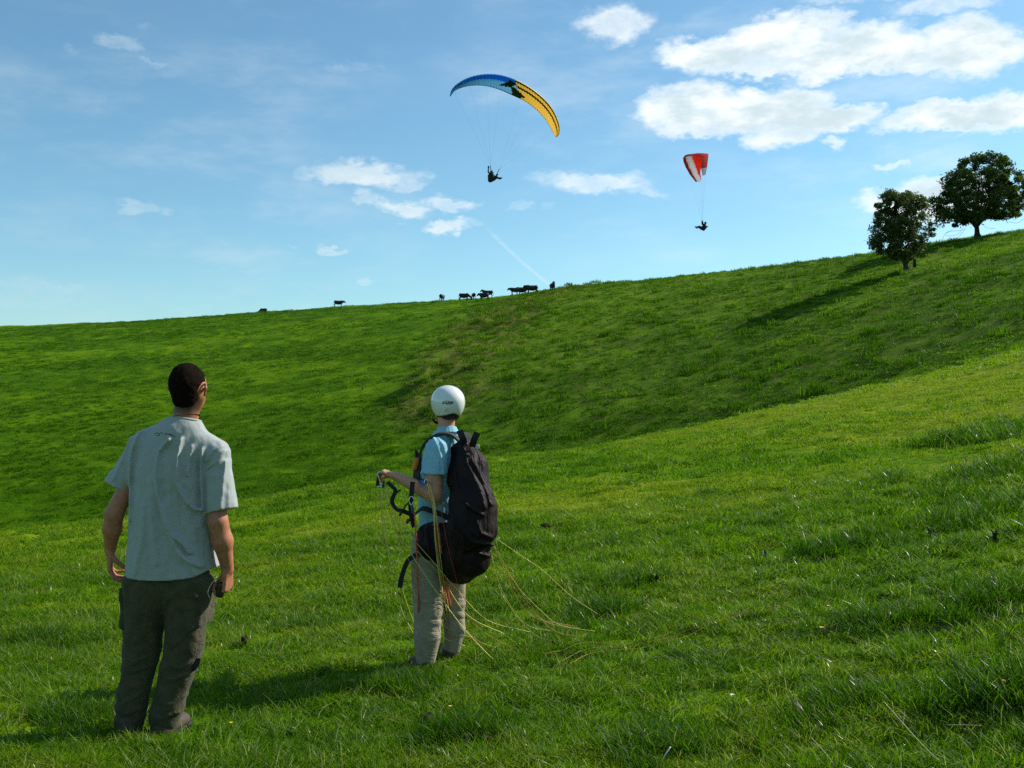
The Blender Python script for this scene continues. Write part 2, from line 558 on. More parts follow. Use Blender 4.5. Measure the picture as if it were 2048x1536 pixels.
def clump(name, nb, radius, hmin, hmax, wid, lean, seed, dryfrac=0.03, flat=0.0):
    rng = np.random.default_rng(seed)
    V, F, MI, SH_ = [], [], [], []
    for b in range(nb):
        a = rng.uniform(0, 2 * math.pi); rr = radius * math.sqrt(rng.uniform(0, 1))
        bx, by = rr * math.cos(a), rr * math.sin(a)
        h = rng.uniform(hmin, hmax)
        dry = rng.random() < dryfrac
        if dry: h *= 1.35
        ln = lean * rng.uniform(0.2, 1.3) * h
        da = rng.uniform(0, 2 * math.pi)
        dx, dy = math.cos(da) * ln - 0.12 * h, math.sin(da) * ln
        w = wid * rng.uniform(0.6, 1.3) * (0.55 if dry else 1)
        fa = rng.uniform(0, math.pi)
        wx, wy = math.cos(fa) * w / 2, math.sin(fa) * w / 2
        k0 = len(V)
        for t_, ww in ((0.0, 1.0), (0.45, 0.9), (0.8, 0.55)):
            cx, cy, cz = bx + dx * t_**1.8, by + dy * t_**1.8, h * (t_ - flat * t_ * t_ * 0.5) - 0.01
            V += [(cx - wx * ww, cy - wy * ww, cz), (cx + wx * ww, cy + wy * ww, cz)]
        V.append((bx + dx, by + dy, h * (1 - flat * 0.5) - 0.01))
        F += [(k0, k0 + 1, k0 + 3, k0 + 2), (k0 + 2, k0 + 3, k0 + 5, k0 + 4), (k0 + 4, k0 + 5, k0 + 6, k0 + 6)]
        MI += [1 if dry else 0] * 3
        SH_ += [rng.uniform(0, 1 if wid < 0.009 else 0.8 if wid > 0.02 else 0.815)] * 7
    me = bpy.data.meshes.new(name)
    me.from_pydata(V, [], [f if f[2] != f[3] else f[:3] for f in F])
    me.materials.append(M_BLADE); me.materials.append(M_DRY)
    me.polygons.foreach_set('material_index', MI)
    me.polygons.foreach_set('use_smooth', [True] * len(F))
    at = me.attributes.new('shade', 'FLOAT', 'POINT')
    at.data.foreach_set('value', SH_)
    return bpy.data.objects.new(name, me)


protos = bpy.data.collections.new('grass_clumps')
NV = 4
for i in range(NV):
    protos.objects.link(clump('clump_a%d' % i, 70, 0.08, 0.025, 0.09, (0.0036, 0.0042, 0.0062, 0.004)[i], (0.5, 0.8, 1.1, 0.6)[i], 100 + i, (0.02, 0.05, 0.01, 0.09)[i]))
for i in range(NV):
    protos.objects.link(clump('clump_b%d' % i, 80, 0.21, 0.05, 0.12, 0.011, 0.6, 200 + i, 0.005))
for i in range(NV):
    protos.objects.link(clump('clump_c%d' % i, 70, 0.5, 0.08, 0.20, 0.035, 0.8, 300 + i, 0.0))
for i in range(NV):
    protos.objects.link(clump('clump_d%d' % i, 90, 0.11, 0.10, 0.21, 0.0052, 0.45, 400 + i, 0.03))


def scatter(rmin, rmax, n_per_m2, th_half=R(31)):
    """stratified random points in a ring sector, density falling with distance inside the ring"""
    area = th_half * (rmax**2 - rmin**2)
    n = int(area * n_per_m2)
    r = np.sqrt(RNG.uniform(rmin**2, rmax**2, n))
    th = RNG.uniform(-th_half, th_half, n)
    return r * np.sin(th), r * np.cos(th)


PTS = []
def add_pts(x, y, base, smin, smax, zs=1.0, tint_shift=0.0, brown=None):
    n = len(x)
    z = land(x, y)
    lu = lush_and_light(x, y)
    s = RNG.uniform(smin, smax, n)
    hz = s * zs * (0.65 + 0.75 * lu)
    for fx, fy, fr in ((-1.80, 4.95, 0.26), (-1.68, 5.0, 0.24), (-0.56, 6.44, 0.24), (-0.40, 6.6, 0.2)):      # trodden round the feet
        hz = hz * (1 - 0.4 * np.exp(-((x - fx) ** 2 + (y - fy) ** 2) / fr ** 2))
    rm = rough_mask(x, y)
    b = rm * np.clip(RNG.normal(0.25, 0.4, n), 0, 1) if brown is None else np.full(n, brown)
    PTS.append(dict(co=np.stack([x, y, z], -1), scl=np.stack([s, s, hz], -1), rot=np.stack([RNG.uniform(-.15, .15, n), RNG.uniform(-.15, .15, n), RNG.uniform(0, 6.28, n)], -1),
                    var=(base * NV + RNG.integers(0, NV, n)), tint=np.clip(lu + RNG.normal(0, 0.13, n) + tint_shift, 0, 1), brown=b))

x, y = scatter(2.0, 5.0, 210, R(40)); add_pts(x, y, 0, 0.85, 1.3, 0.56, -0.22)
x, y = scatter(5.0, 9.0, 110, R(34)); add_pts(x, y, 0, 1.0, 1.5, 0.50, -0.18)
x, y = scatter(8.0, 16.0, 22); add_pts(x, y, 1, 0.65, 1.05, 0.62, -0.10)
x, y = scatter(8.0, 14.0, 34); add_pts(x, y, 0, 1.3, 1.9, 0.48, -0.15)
x, y = scatter(16.0, 34.0, 11); add_pts(x, y, 1, 0.9, 1.5, 0.55)
x, y = scatter(34.0, 75.0, 2.4, R(29)); add_pts(x, y, 2, 0.6, 1.1, 0.5)
x, y = scatter(60.0, 130.0, 0.75, R(29)); add_pts(x, y, 2, 0.9, 1.7, 0.5)
x, y = scatter(130.0, 260.0, 0.30, R(29)); add_pts(x, y, 2, 1.2, 2.0, 0.4)
# taller tufts near the camera, gathered in patches
x, y = scatter(2.6, 13.0, 26, R(34))
k = (fbm(x / 0.55, y / 0.35, octv=3, seed=71) + 0.25 * smoothstep(x, -1, 3)) > 0.32
add_pts(x[k], y[k], 3, 0.45, 0.85, 0.58, 0.0)
x, y = scatter(10, 45, 4)
k = fbm(x / 1.2, y / 0.7, octv=3, seed=73) > 0.30
add_pts(x[k], y[k], 3, 0.7, 1.2, 0.55, 0.32)
# small dark tufts freckling the hillside
x, y = scatter(50, 190, 1.0, R(29))
k = (fbm(x / 14, y / 10, octv=3, seed=77) + 0.5 * smoothstep(np.arctan2(x, y), -0.15, 0.1)) > 0.1
add_pts(x[k], y[k], 2, 0.25, 0.65, 1.3, 0.5)
# rough tussocks on the far hill
x, y = scatter(60, 210, 0.8, R(29))
k = RNG.uniform(0, 1, len(x)) < rough_mask(x, y) * 0.8
add_pts(x[k], y[k], 2, 0.7, 1.7, 1.6, 0.1)

# dark tussocks, plus low mossy hollows whose shade is tinted into the blades (u, v, spread in metres, count, height scale)
for (u, v, sx, cnt, hs) in [(1985, 866, 0.9, 70, 2.2), (2012, 936, 0.7, 60, 2.0), (1935, 975, 0.8, 24, 1.6), (1790, 960, 0.7, 24, 1.5), (1268, 1168, .30, 34, 1.3),
                            (1208, 1225, .22, 34, 1.2), (1190, 1095, .25, 20, 1.0), (1690, 1095, .5, 24, 1.5), (1960, 1040, .6, 30, 1.6), (2030, 1010, .6, 30, 1.6),
                            (2000, 1200, .35, 50, 1.3), (1750, 1245, .25, 36, 1.2), (2030, 1390, .28, 60, 1.4), (1730, 1400, .22, 40, 1.2), (150, 1440, .25, 50, 1.1),
                            (60, 1290, .35, 40, 1.0), (800, 1375, .22, 50, 1.1), (1330, 1500, .25, 50, 1.2), (940, 1470, .2, 40, 1.1), (620, 1250, .3, 30, 1.0)]:
    cx, cy = ray_ground(u, v)
    x = cx + RNG.normal(0, sx * 0.5, cnt); y = cy + RNG.normal(0, sx * 0.4, cnt)
    add_pts(x, y, 3, 0.6 * min(hs, 2.2), 0.95 * min(hs, 2.2), 0.5 * max(1.0, hs / 2.0), 0.34, 0.0)

co = np.concatenate([p['co'] for p in PTS])
print('grass clumps', len(co))
me = bpy.data.meshes.new('grass')
me.vertices.add(len(co))
me.vertices.foreach_set('co', co.astype(np.float32).ravel())
for nm, typ, key in (('scl', 'FLOAT_VECTOR', 'vector'), ('rot', 'FLOAT_VECTOR', 'vector'), ('tint', 'FLOAT', 'value'), ('brown', 'FLOAT', 'value')):
    at = me.attributes.new(nm, typ, 'POINT')
    at.data.foreach_set(key, np.concatenate([p[nm] for p in PTS]).astype(np.float32).ravel())
at = me.attributes.new('var', 'INT', 'POINT')
at.data.foreach_set('value', np.concatenate([p['var'] for p in PTS]).astype(np.int32))
grass = bpy.data.objects.new('grass', me)
link(grass)
tag(grass, 'short grazed grass covering the slope with taller tufts here and there', 'grass', kind='stuff')
me.materials.append(M_BLADE)
ng = bpy.data.node_groups.new('grass_spread', 'GeometryNodeTree')
ng.interface.new_socket('Geometry', in_out='INPUT', socket_type='NodeSocketGeometry')
ng.interface.new_socket('Geometry', in_out='OUTPUT', socket_type='NodeSocketGeometry')
gi = ng.nodes.new('NodeGroupInput'); go = ng.nodes.new('NodeGroupOutput')
iop = ng.nodes.new('GeometryNodeInstanceOnPoints')
ci = ng.nodes.new('GeometryNodeCollectionInfo')
ci.inputs['Collection'].default_value = protos
ci.inputs['Separate Children'].default_value = True
ci.inputs['Reset Children'].default_value = True
iop.inputs['Pick Instance'].default_value = True
def named(nm, dt):
    n = ng.nodes.new('GeometryNodeInputNamedAttribute')
    n.data_type = dt
    n.inputs['Name'].default_value = nm
    return n.outputs['Attribute']
L_ = ng.links.new
L_(gi.outputs[0], iop.inputs['Points'])
L_(ci.outputs[0], iop.inputs['Instance'])
L_(named('var', 'INT'), iop.inputs['Instance Index'])
L_(named('rot', 'FLOAT_VECTOR'), iop.inputs['Rotation'])
L_(named('scl', 'FLOAT_VECTOR'), iop.inputs['Scale'])
L_(iop.outputs[0], go.inputs[0])
mod = grass.modifiers.new('spread', 'NODES')
mod.node_group = ng
# ------------------------------------------------------------------ smooth solid modelling (signed distance, meshed by surface nets)
def rcone(a, b, ra, rb, sq=None, name=None):
    """tapered capsule; sq = (axis unit vector, factor): flattened along that axis"""
    return ('c', np.array(a, float), np.array(b, float), float(ra), float(rb), sq)


def ell(c, r, rot=None):
    return ('e', np.array(c, float), np.array(r, float), None if rot is None else np.array(rot, float))


def box(c, half, rnd, rot=None):
    return ('b', np.array(c, float), np.array(half, float), float(rnd), None if rot is None else np.array(rot, float))


def d_prim(p, P):
    if p[0] == 'c':
        _, a, b, ra, rb, sq = p
        Q = P
        if sq is not None:
            ax = np.array(sq[0], float); ax /= np.linalg.norm(ax); k = sq[1]
            # stretch space along ax about the capsule's own axis line so that it reads flattened
            def st(v, o): return v + np.outer((v - o) @ ax, ax) * (1 / k - 1) if v.ndim == 2 else v + ax * ((v - o) @ ax) * (1 / k - 1)
            mid = (a + b) / 2
            Q = st(P, mid); a2 = st(a, mid); b2 = st(b, mid)
            a, b = a2, b2
        ba = b - a
        L2 = ba @ ba + 1e-12
        t = np.clip(((Q - a) @ ba) / L2, 0, 1)
        d = np.linalg.norm(Q - a - t[:, None] * ba, axis=1) - (ra + (rb - ra) * t)
        if sq is not None: d = d * min(1, sq[1]) ** 0.5
        return d
    if p[0] == 'e':
        _, c, r, rot = p
        Q = P - c
        if rot is not None: Q = Q @ rot
        k0 = np.linalg.norm(Q / r, axis=1)
        k1 = np.linalg.norm(Q / (r * r), axis=1) + 1e-9
        return k0 * (k0 - 1) / k1
    _, c, h, rn, rot = p
    Q = P - c
    if rot is not None: Q = Q @ rot
    q = np.abs(Q) - (h - rn)
    return np.linalg.norm(np.maximum(q, 0), axis=1) + np.minimum(q.max(1), 0) - rn


def smin(a, b, k):
    h = np.clip(0.5 + 0.5 * (b - a) / k, 0, 1)
    return b + (a - b) * h - k * h * (1 - h)


def smax(a, b, k):
    return -smin(-a, -b, k)


def union(prims, P, k=0.02):
    """prims: list of prim or (prim, k)"""
    d = None
    for p in prims:
        kk = k
        if isinstance(p[0], tuple):
            p, kk = p
        dp = d_prim(p, P)
        d = dp if d is None else smin(d, dp, kk)
    return d


def rotm(rx=0, ry=0, rz=0):
    from mathutils import Euler
    return np.array(Euler((rx, ry, rz), 'XYZ').to_matrix())


def sdf_mesh(f, lo, hi, h):
    """naive surface nets with a coarse pass that finds the band worth evaluating"""
    lo = np.array(lo, float); hi = np.array(hi, float)
    B = 4
    n = (np.ceil((hi - lo) / h / B).astype(int) + 1) * B + 1
    ax = [lo[i] + h * np.arange(n[i]) for i in range(3)]
    cx = [a[::B] for a in ax]
    CG = np.stack(np.meshgrid(*cx, indexing='ij'), -1)
    cs = CG.shape[:3]
    cd = f(CG.reshape(-1, 3)).reshape(cs)
    # block active if any of its corners is near the surface or the sign changes
    thr = h * B * 1.9
    corner = np.stack([cd[i:cs[0] - 1 + i, j:cs[1] - 1 + j, k:cs[2] - 1 + k] for i in (0, 1) for j in (0, 1) for k in (0, 1)])
    act = (np.abs(corner).min(0) < thr) | ((corner.min(0) < 0) & (corner.max(0) > 0))
    D = np.repeat(np.repeat(np.repeat(cd, B, 0), B, 1), B, 2)[:n[0], :n[1], :n[2]].astype(np.float32)
    D = np.where(D > 0, 1.0, -1.0).astype(np.float32)
    M = np.zeros(tuple(n), bool)
    ai = np.argwhere(act)
    o = np.arange(B + 1)
    ox, oy, oz = np.meshgrid(o, o, o, indexing='ij')
    idx = (ai[:, None, :] * B + np.stack([ox.ravel(), oy.ravel(), oz.ravel()], -1)[None]).reshape(-1, 3)
    M[idx[:, 0], idx[:, 1], idx[:, 2]] = True
    q = np.argwhere(M)
    P = lo + q * h
    out = np.empty(len(P))
    for s in range(0, len(P), 200000):
        out[s:s + 200000] = f(P[s:s + 200000])
    D[q[:, 0], q[:, 1], q[:, 2]] = out
    S = D < 0
    # cells with a sign change
    c8 = [(i, j, k) for i in (0, 1) for j in (0, 1) for k in (0, 1)]
    m = [x - 1 for x in n]
    cnt = sum(S[i:i + m[0], j:j + m[1], k:k + m[2]].astype(np.int8) for i, j, k in c8)
    cells = np.argwhere((cnt > 0) & (cnt < 8))
    vid = -np.ones(tuple(m), np.int64)
    vid[cells[:, 0], cells[:, 1], cells[:, 2]] = np.arange(len(cells))
    acc = np.zeros((len(cells), 3)); num = np.zeros(len(cells))
    vals = {c: D[cells[:, 0] + c[0], cells[:, 1] + c[1], cells[:, 2] + c[2]].astype(float) for c in c8}
    for c in c8:
        for a in range(3):
            if c[a] == 0:
                c2 = list(c); c2[a] = 1; c2 = tuple(c2)
                va, vb = vals[c], vals[c2]
                x = (va < 0) != (vb < 0)
                t = np.where(x, va / np.where(np.abs(va - vb) < 1e-9, 1, va - vb), 0)
                p = np.zeros((len(cells), 3)) + np.array(c)
                p[:, a] += t
                acc += p * x[:, None]; num += x
    V = lo + (cells + acc / num[:, None]) * h
    F = []
    for a in range(3):
        b, c = [(1, 2), (2, 0), (0, 1)][a]
        sl0 = [slice(1, -1)] * 3; sl0[a] = slice(0, n[a] - 1)
        sl1 = list(sl0); sl1[a] = slice(1, n[a])
        A0 = S[tuple(sl0)]; A1 = S[tuple(sl1)]
        e = np.argwhere(A0 != A1)
        off = np.array([1, 1, 1]); off[a] = 0
        g = e + off
        flip = A0[e[:, 0], e[:, 1], e[:, 2]]
        def at(db, dc):
            w = g.copy(); w[:, b] -= db; w[:, c] -= dc
            return vid[w[:, 0], w[:, 1], w[:, 2]]
        quad = np.stack([at(1, 1), at(0, 1), at(0, 0), at(1, 0)], -1)
        quad = np.where(flip[:, None], quad, quad[:, ::-1])
        F.append(quad)
    F = np.concatenate(F)
    F = F[(F >= 0).all(1)]
    return V, F


def sdf_obj(name, f, lo, hi, h, mat, parent, passes=2):
    V, F = sdf_mesh(f, lo, hi, h)
    # light smoothing of the net
    for _ in range(passes):
        S = np.zeros_like(V); N = np.zeros(len(V))
        for a in range(4):
            b = (a + 1) % 4
            np.add.at(S, F[:, a], V[F[:, b]]); np.add.at(N, F[:, a], 1)
            np.add.at(S, F[:, b], V[F[:, a]]); np.add.at(N, F[:, b], 1)
        V = V * 0.5 + 0.5 * S / np.maximum(N, 1)[:, None]
    return mesh_np(name, V, F, mat, parent)


def tube(name, pts, rad, mat, parent, seg=6, flat=None, closed=False):
    """swept tube along points; rad number or list; flat = (width, thickness, up vector) makes a strap"""
    pts = [Vector(p) for p in pts]
    n = len(pts)
    V, F = [], []
    up0 = Vector(flat[2]).normalized() if flat else None
    prev = None
    for i, p in enumerate(pts):
        t = (pts[min(i + 1, n - 1)] - pts[max(i - 1, 0)])
        if t.length < 1e-9: t = Vector((0, 0, 1))
        t.normalize()
        ref = up0 if flat else (prev if prev is not None else (Vector((0, 0, 1)) if abs(t.z) < 0.9 else Vector((1, 0, 0))))
        s = t.cross(ref)
        if s.length < 1e-5: s = t.cross(Vector((0.3, 0.8, 0.2)))
        s.normalize(); u = s.cross(t).normalized(); prev = u
        r = rad[i] if isinstance(rad, (list, tuple)) else rad
        if flat:
            w, th_ = flat[0] / 2, flat[1] / 2
            for a, b in ((-w, -th_), (w, -th_), (w, th_), (-w, th_)):
                V.append(p + s * a + u * b)
        else:
            for k in range(seg):
                an = 2 * math.pi * k / seg
                V.append(p + (s * math.cos(an) + u * math.sin(an)) * r)
    sg = 4 if flat else seg
    for i in range(n - 1):
        for k in range(sg):
            F.append((i * sg + k, i * sg + (k + 1) % sg, (i + 1) * sg + (k + 1) % sg, (i + 1) * sg + k))
    me = bpy.data.meshes.new(name)
    caps = [tuple(range(sg))[::-1], tuple(range((n - 1) * sg, n * sg))]
    me.from_pydata([tuple(v) for v in V], [], F + caps)
    me.polygons.foreach_set('use_smooth', [not flat] * len(me.polygons))
    if mat: me.materials.append(mat)
    o = bpy.data.objects.new(name, me)
    link(o, parent)
    return o


def spline(pts, n=24):
    """Catmull-Rom through points"""
    P = [Vector(p) for p in pts]
    P = [P[0] * 2 - P[1]] + P + [P[-1] * 2 - P[-2]]
    out = []
    m = len(P) - 3
    for i in range(m):
        k = max(2, n // m)
        for j in range(k):
            t = j / k
            a, b, c, d = P[i], P[i + 1], P[i + 2], P[i + 3]
            out.append(0.5 * ((2 * b) + (c - a) * t + (2 * a - 5 * b + 4 * c - d) * t * t + (3 * b - a - 3 * c + d) * t**3))
    out.append(P[-2])
    return out


def simple_mat(name, col, rough=0.8, spec=0.3, bump=None, var=0.0, varscale=20, metal=0.0, sheen=0.0, coat=0.0, sss=0.0, weave=0.0, crease=None):
    m, t = mat_new(name)
    tc_ = t.n('ShaderNodeTexCoord').outputs['Object']
    b = t.n('ShaderNodeBsdfPrincipled')
    c = col
    if var:
        nz = t.noise(tc_, varscale, 5, 0.6)
        dark = tuple(x * (1 - var) for x in col); lite = tuple(min(1, x * (1 + var)) for x in col)
        c = t.mix(t.smooth(nz, 0.3, 0.7), dark, lite)
        t.l(c, b.inputs['Base Color'])
    else:
        b.inputs['Base Color'].default_value = tuple(col) + (1,)
    b.inputs['Roughness'].default_value = rough
    b.inputs['Specular IOR Level'].default_value = spec
    b.inputs['Metallic'].default_value = metal
    b.inputs['Sheen Weight'].default_value = sheen
    b.inputs['Coat Weight'].default_value = coat
    if sss:
        b.inputs['Subsurface Weight'].default_value = sss
        b.inputs['Subsurface Radius'].default_value = (0.9, 0.35, 0.2)
        b.inputs['Subsurface Scale'].default_value = 0.012
    if bump:
        sc, st, dist = bump
        nz = t.noise(tc_, sc, 5, 0.6)
        bp = t.n('ShaderNodeBump')
        bp.inputs['Strength'].default_value = st
        bp.inputs['Distance'].default_value = dist
        if weave:
            w2_ = t.noise(tc_, weave, 2, 0.6)
            nz = t.math('ADD', nz, t.math('MULTIPLY', w2_, 0.25))
        t.l(nz, bp.inputs['Height'])
        if crease:      # longer soft creases under the fine weave: (scale x/y, scale z, strength, distance)
            mp = t.n('ShaderNodeVectorMath', operation='MULTIPLY'); t.l(tc_, mp.inputs[0]); mp.inputs[1].default_value = (crease[0], crease[0], crease[1])
            cn = t.noise(mp.outputs[0], 1.0, 4, 0.55, dist=1.2)
            ridged = t.math('SUBTRACT', 1.0, t.math('ABSOLUTE', t.math('MULTIPLY_ADD', cn, 2.6, -1.3)))
            b2 = t.n('ShaderNodeBump'); b2.inputs['Strength'].default_value = crease[2]; b2.inputs['Distance'].default_value = crease[3]
            t.l(t.math('POWER', t.math('MAXIMUM', ridged, 0.0), 2.0), b2.inputs['Height'])
            t.l(b2.outputs[0], bp.inputs['Normal'])
        t.l(bp.outputs[0], b.inputs['Normal'])
    t.l(b.outputs[0], t.out.inputs[0])
    return m


def stick_on(name, polyobj_mesh, target, origin, direction, lift=0.0015):
    """drop a flat mesh (already placed) on to the surface of target along direction"""
    bvh = BVHTree.FromObject(target, bpy.context.evaluated_depsgraph_get()) if False else BVHTree.FromPolygons(
        [v.co.copy() for v in target.data.vertices], [tuple(p.vertices) for p in target.data.polygons])
    d = Vector(direction).normalized()
    for v in polyobj_mesh.vertices:
        hit = bvh.ray_cast(v.co - d * 0.5, d)
        if hit[0] is not None:
            v.co = hit[0] - d * lift


def text_mesh(name, body, size, shear=0.0, bold=0.0):
    c = bpy.data.curves.new(name, 'FONT')
    c.body = body; c.size = size; c.shear = shear; c.offset = bold
    c.align_x = 'CENTER'; c.align_y = 'CENTER'
    o = bpy.data.objects.new(name, c)
    COL.objects.link(o)
    me = bpy.data.meshes.new_from_object(o.evaluated_get(bpy.context.evaluated_depsgraph_get()))
    bpy.data.objects.remove(o)
    bm = bmesh.new(); bm.from_mesh(me)
    bmesh.ops.triangulate(bm, faces=bm.faces)
    bmesh.ops.subdivide_edges(bm, edges=bm.edges, cuts=1)
    bm.to_mesh(me); bm.free()
    me.name = name
    return me


# ------------------------------------------------------------------ hands
def hand_prims(wrist, d, nrm, curl=(40, 50, 30), spread=6.0, side=1, scale=1.0, thumb=(0.55, 0.45, 0.30), curls=None):
    """wrist point, d = direction of the fingers, nrm = palm normal (the side the fingers curl to),
    side = +1/-1 chooses on which side of the palm the thumb sits"""
    w = Vector(wrist); d = Vector(d).normalized(); nn = Vector(nrm)
    nn = (nn - d * nn.dot(d)).normalized()
    s = d.cross(nn).normalized() * side       # towards the thumb
    k = scale
    pr = []
    # palm: fan of four metacarpals plus heel
    kn = []
    for i, (off, ln) in enumerate(((0.031, 0.092), (0.010, 0.096), (-0.011, 0.091), (-0.031, 0.083))):
        b = w + s * off * 0.55 * k + d * 0.012 * k
        e = w + s * off * k + d * ln * k - nn * 0.002
        kn.append(e)
        pr.append((rcone(b, e, 0.0145 * k, 0.0115 * k), 0.010 * k))
    pr.append((rcone(w + d * 0.02 * k - s * 0.012 * k + nn * 0.006 * k, w + d * 0.06 * k - s * 0.02 * k + nn * 0.006 * k, 0.015 * k, 0.012 * k), 0.012))
    for i, (L1, L2, L3, r) in enumerate(((0.043, 0.026, 0.020, 0.0092), (0.048, 0.030, 0.021, 0.0095), (0.044, 0.028, 0.020, 0.0088), (0.034, 0.021, 0.018, 0.0078))):
        c = (curls[i] if curls else curl)
        ang = 0
        p = kn[i]
        sp = R(spread) * (1.5 - i)
        dd = (d * math.cos(sp) + s * math.sin(sp)).normalized()
        for L, cc, r0, r1 in ((L1, c[0], 1.0, 0.95), (L2, c[1], 0.95, 0.88), (L3, c[2], 0.88, 0.72)):
            ang += R(cc)
            q = p + (dd * math.cos(ang) + nn * math.sin(ang)) * L * k
            pr.append((rcone(p, q, r * r0 * k, r * r1 * k), 0.004))
            p = q
    # thumb leaves the side of the palm near its base
    t0 = w + d * 0.022 * k + s * 0.020 * k + nn * 0.006 * k
    a, b_, c_ = thumb
    d1 = (d * 0.75 + s * a + nn * b_ * 0.6).normalized()
    t1 = t0 + d1 * 0.042 * k
    d2 = (d * 0.85 + s * (a * 0.5) + nn * b_).normalized()
    t2 = t1 + d2 * 0.033 * k
    d3 = (d * 0.85 + s * (a * 0.2) + nn * (b_ + c_)).normalized()
    t3 = t2 + d3 * 0.025 * k
    pr += [(rcone(t0, t1, 0.0155 * k, 0.0125 * k), 0.010 * k), (rcone(t1, t2, 0.0120 * k, 0.0105 * k), 0.005), (rcone(t2, t3, 0.0105 * k, 0.0085 * k), 0.004)]
    return pr


def head_prims(c, yaw, pitch, k=1.0):
    """c = centre of the skull; yaw turns the face (0 = away, +Y; positive to the right); pitch looks up.
    Returns prims and a function mapping head-local points to the person's frame"""
    M = Matrix.Rotation(-yaw, 3, 'Z') @ Matrix.Rotation(pitch, 3, 'X')
    c = Vector(c)
    def h(x, y, z): return c + M @ (Vector((x, y, z)) * k)
    Mr = np.array(M)
    def E(x, y, z, rx, ry, rz): return ell(h(x, y, z), (rx * k, ry * k, rz * k), Mr)
    pr = [
        (E(0, -0.012, 0.020, 0.078, 0.098, 0.092), 0.02),     # skull
        (E(0, 0.030, -0.015, 0.068, 0.068, 0.085), 0.03),     # face mass
        (E(0, 0.045, -0.075, 0.048, 0.048, 0.035), 0.03),     # jaw
        (E(0, 0.078, -0.098, 0.022, 0.018, 0.016), 0.02),     # chin
        (rcone(h(0, 0.093, 0.005), h(0, 0.118, -0.030), 0.008 * k, 0.012 * k), 0.010),   # nose
        (E(-0.011, 0.108, -0.035, 0.008, 0.009, 0.007), 0.006), (E(0.011, 0.108, -0.035, 0.008, 0.009, 0.007), 0.006),
        (rcone(h(-0.035, 0.088, 0.028), h(0.035, 0.088, 0.028), 0.008 * k, 0.008 * k), 0.012),   # brow
        (E(-0.034, 0.078, -0.018, 0.020, 0.016, 0.016), 0.015), (E(0.034, 0.078, -0.018, 0.020, 0.016, 0.016), 0.015),
        (rcone(h(-0.020, 0.096, -0.062), h(0.020, 0.096, -0.062), 0.0055 * k, 0.0055 * k), 0.006),
        (rcone(h(-0.016, 0.095, -0.072), h(0.016, 0.095, -0.072), 0.006 * k, 0.006 * k), 0.006),
        (E(-0.031, 0.082, 0.010, 0.012, 0.011, 0.010), 0.004), (E(0.031, 0.082, 0.010, 0.012, 0.011, 0.010), 0.004),
    ]
    for sd in (-1, 1):                                        # ears
        base = h(sd * 0.080, 0.000, -0.012)
        top = h(sd * 0.092, -0.012, 0.016); mid = h(sd * 0.096, -0.018, -0.004); low = h(sd * 0.083, -0.004, -0.040)
        pr += [(rcone(base, mid, 0.008 * k, 0.006 * k), 0.006), (rcone(top, mid, 0.0055 * k, 0.0055 * k), 0.006),
               (rcone(mid, low, 0.0055 * k, 0.0070 * k), 0.006), (rcone(h(sd * 0.084, 0.006, 0.014), top, 0.005 * k, 0.005 * k), 0.006)]
    return pr, h
# ------------------------------------------------------------------ materials of the people
M_SKIN1 = simple_mat('tanned_skin', (0.40, 0.155, 0.080), 0.5, 0.4, (180, 0.35, 0.002), 0.16, 45, sss=0.12)
M_SKIN2 = simple_mat('fair_skin', (0.56, 0.265, 0.165), 0.5, 0.4, (180, 0.35, 0.002), 0.14, 45, sss=0.12)
M_SHIRT = simple_mat('grey_cotton', (0.335, 0.358, 0.352), 0.92, 0.15, (26, 0.4, 0.006), 0.06, 300, sheen=0.2, weave=420, crease=(4.5, 1.4, 0.28, 0.016))
M_POLO = simple_mat('pale_blue_cotton', (0.24, 0.48, 0.58), 0.9, 0.15, (30, 0.4, 0.005), 0.06, 40, sheen=0.15, weave=420, crease=(8, 3, 0.5, 0.010))
M_CARGO = simple_mat('dark_olive_cotton', (0.066, 0.060, 0.030), 0.9, 0.15, (22, 0.6, 0.010), 0.25, 14, sheen=0.1, weave=380, crease=(6, 8, 0.6, 0.014))
M_KHAKI = simple_mat('stone_cotton', (0.31, 0.26, 0.18), 0.9, 0.15, (34, 0.6, 0.008), 0.10, 20, sheen=0.1, weave=380, crease=(6, 16, 0.45, 0.009))
M_HAIR = simple_mat('cropped_dark_hair', (0.013, 0.007, 0.005), 0.95, 0.04, (300, 1.0, 0.006), 0.7, 200)
M_SHOE = simple_mat('brown_leather', (0.07, 0.05, 0.035), 0.7, 0.3, (60, 0.4, 0.003), 0.2, 30)
M_SOLE = simple_mat('black_rubber', (0.02, 0.02, 0.02), 0.7, 0.3)
M_BLACK = simple_mat('black_plastic', (0.012, 0.012, 0.013), 0.22, 0.5)
M_WEB = simple_mat('black_webbing', (0.022, 0.022, 0.024), 0.8, 0.25, (300, 0.5, 0.001))
M_PRINT = simple_mat('brown_print', (0.09, 0.055, 0.05), 0.9, 0.1)


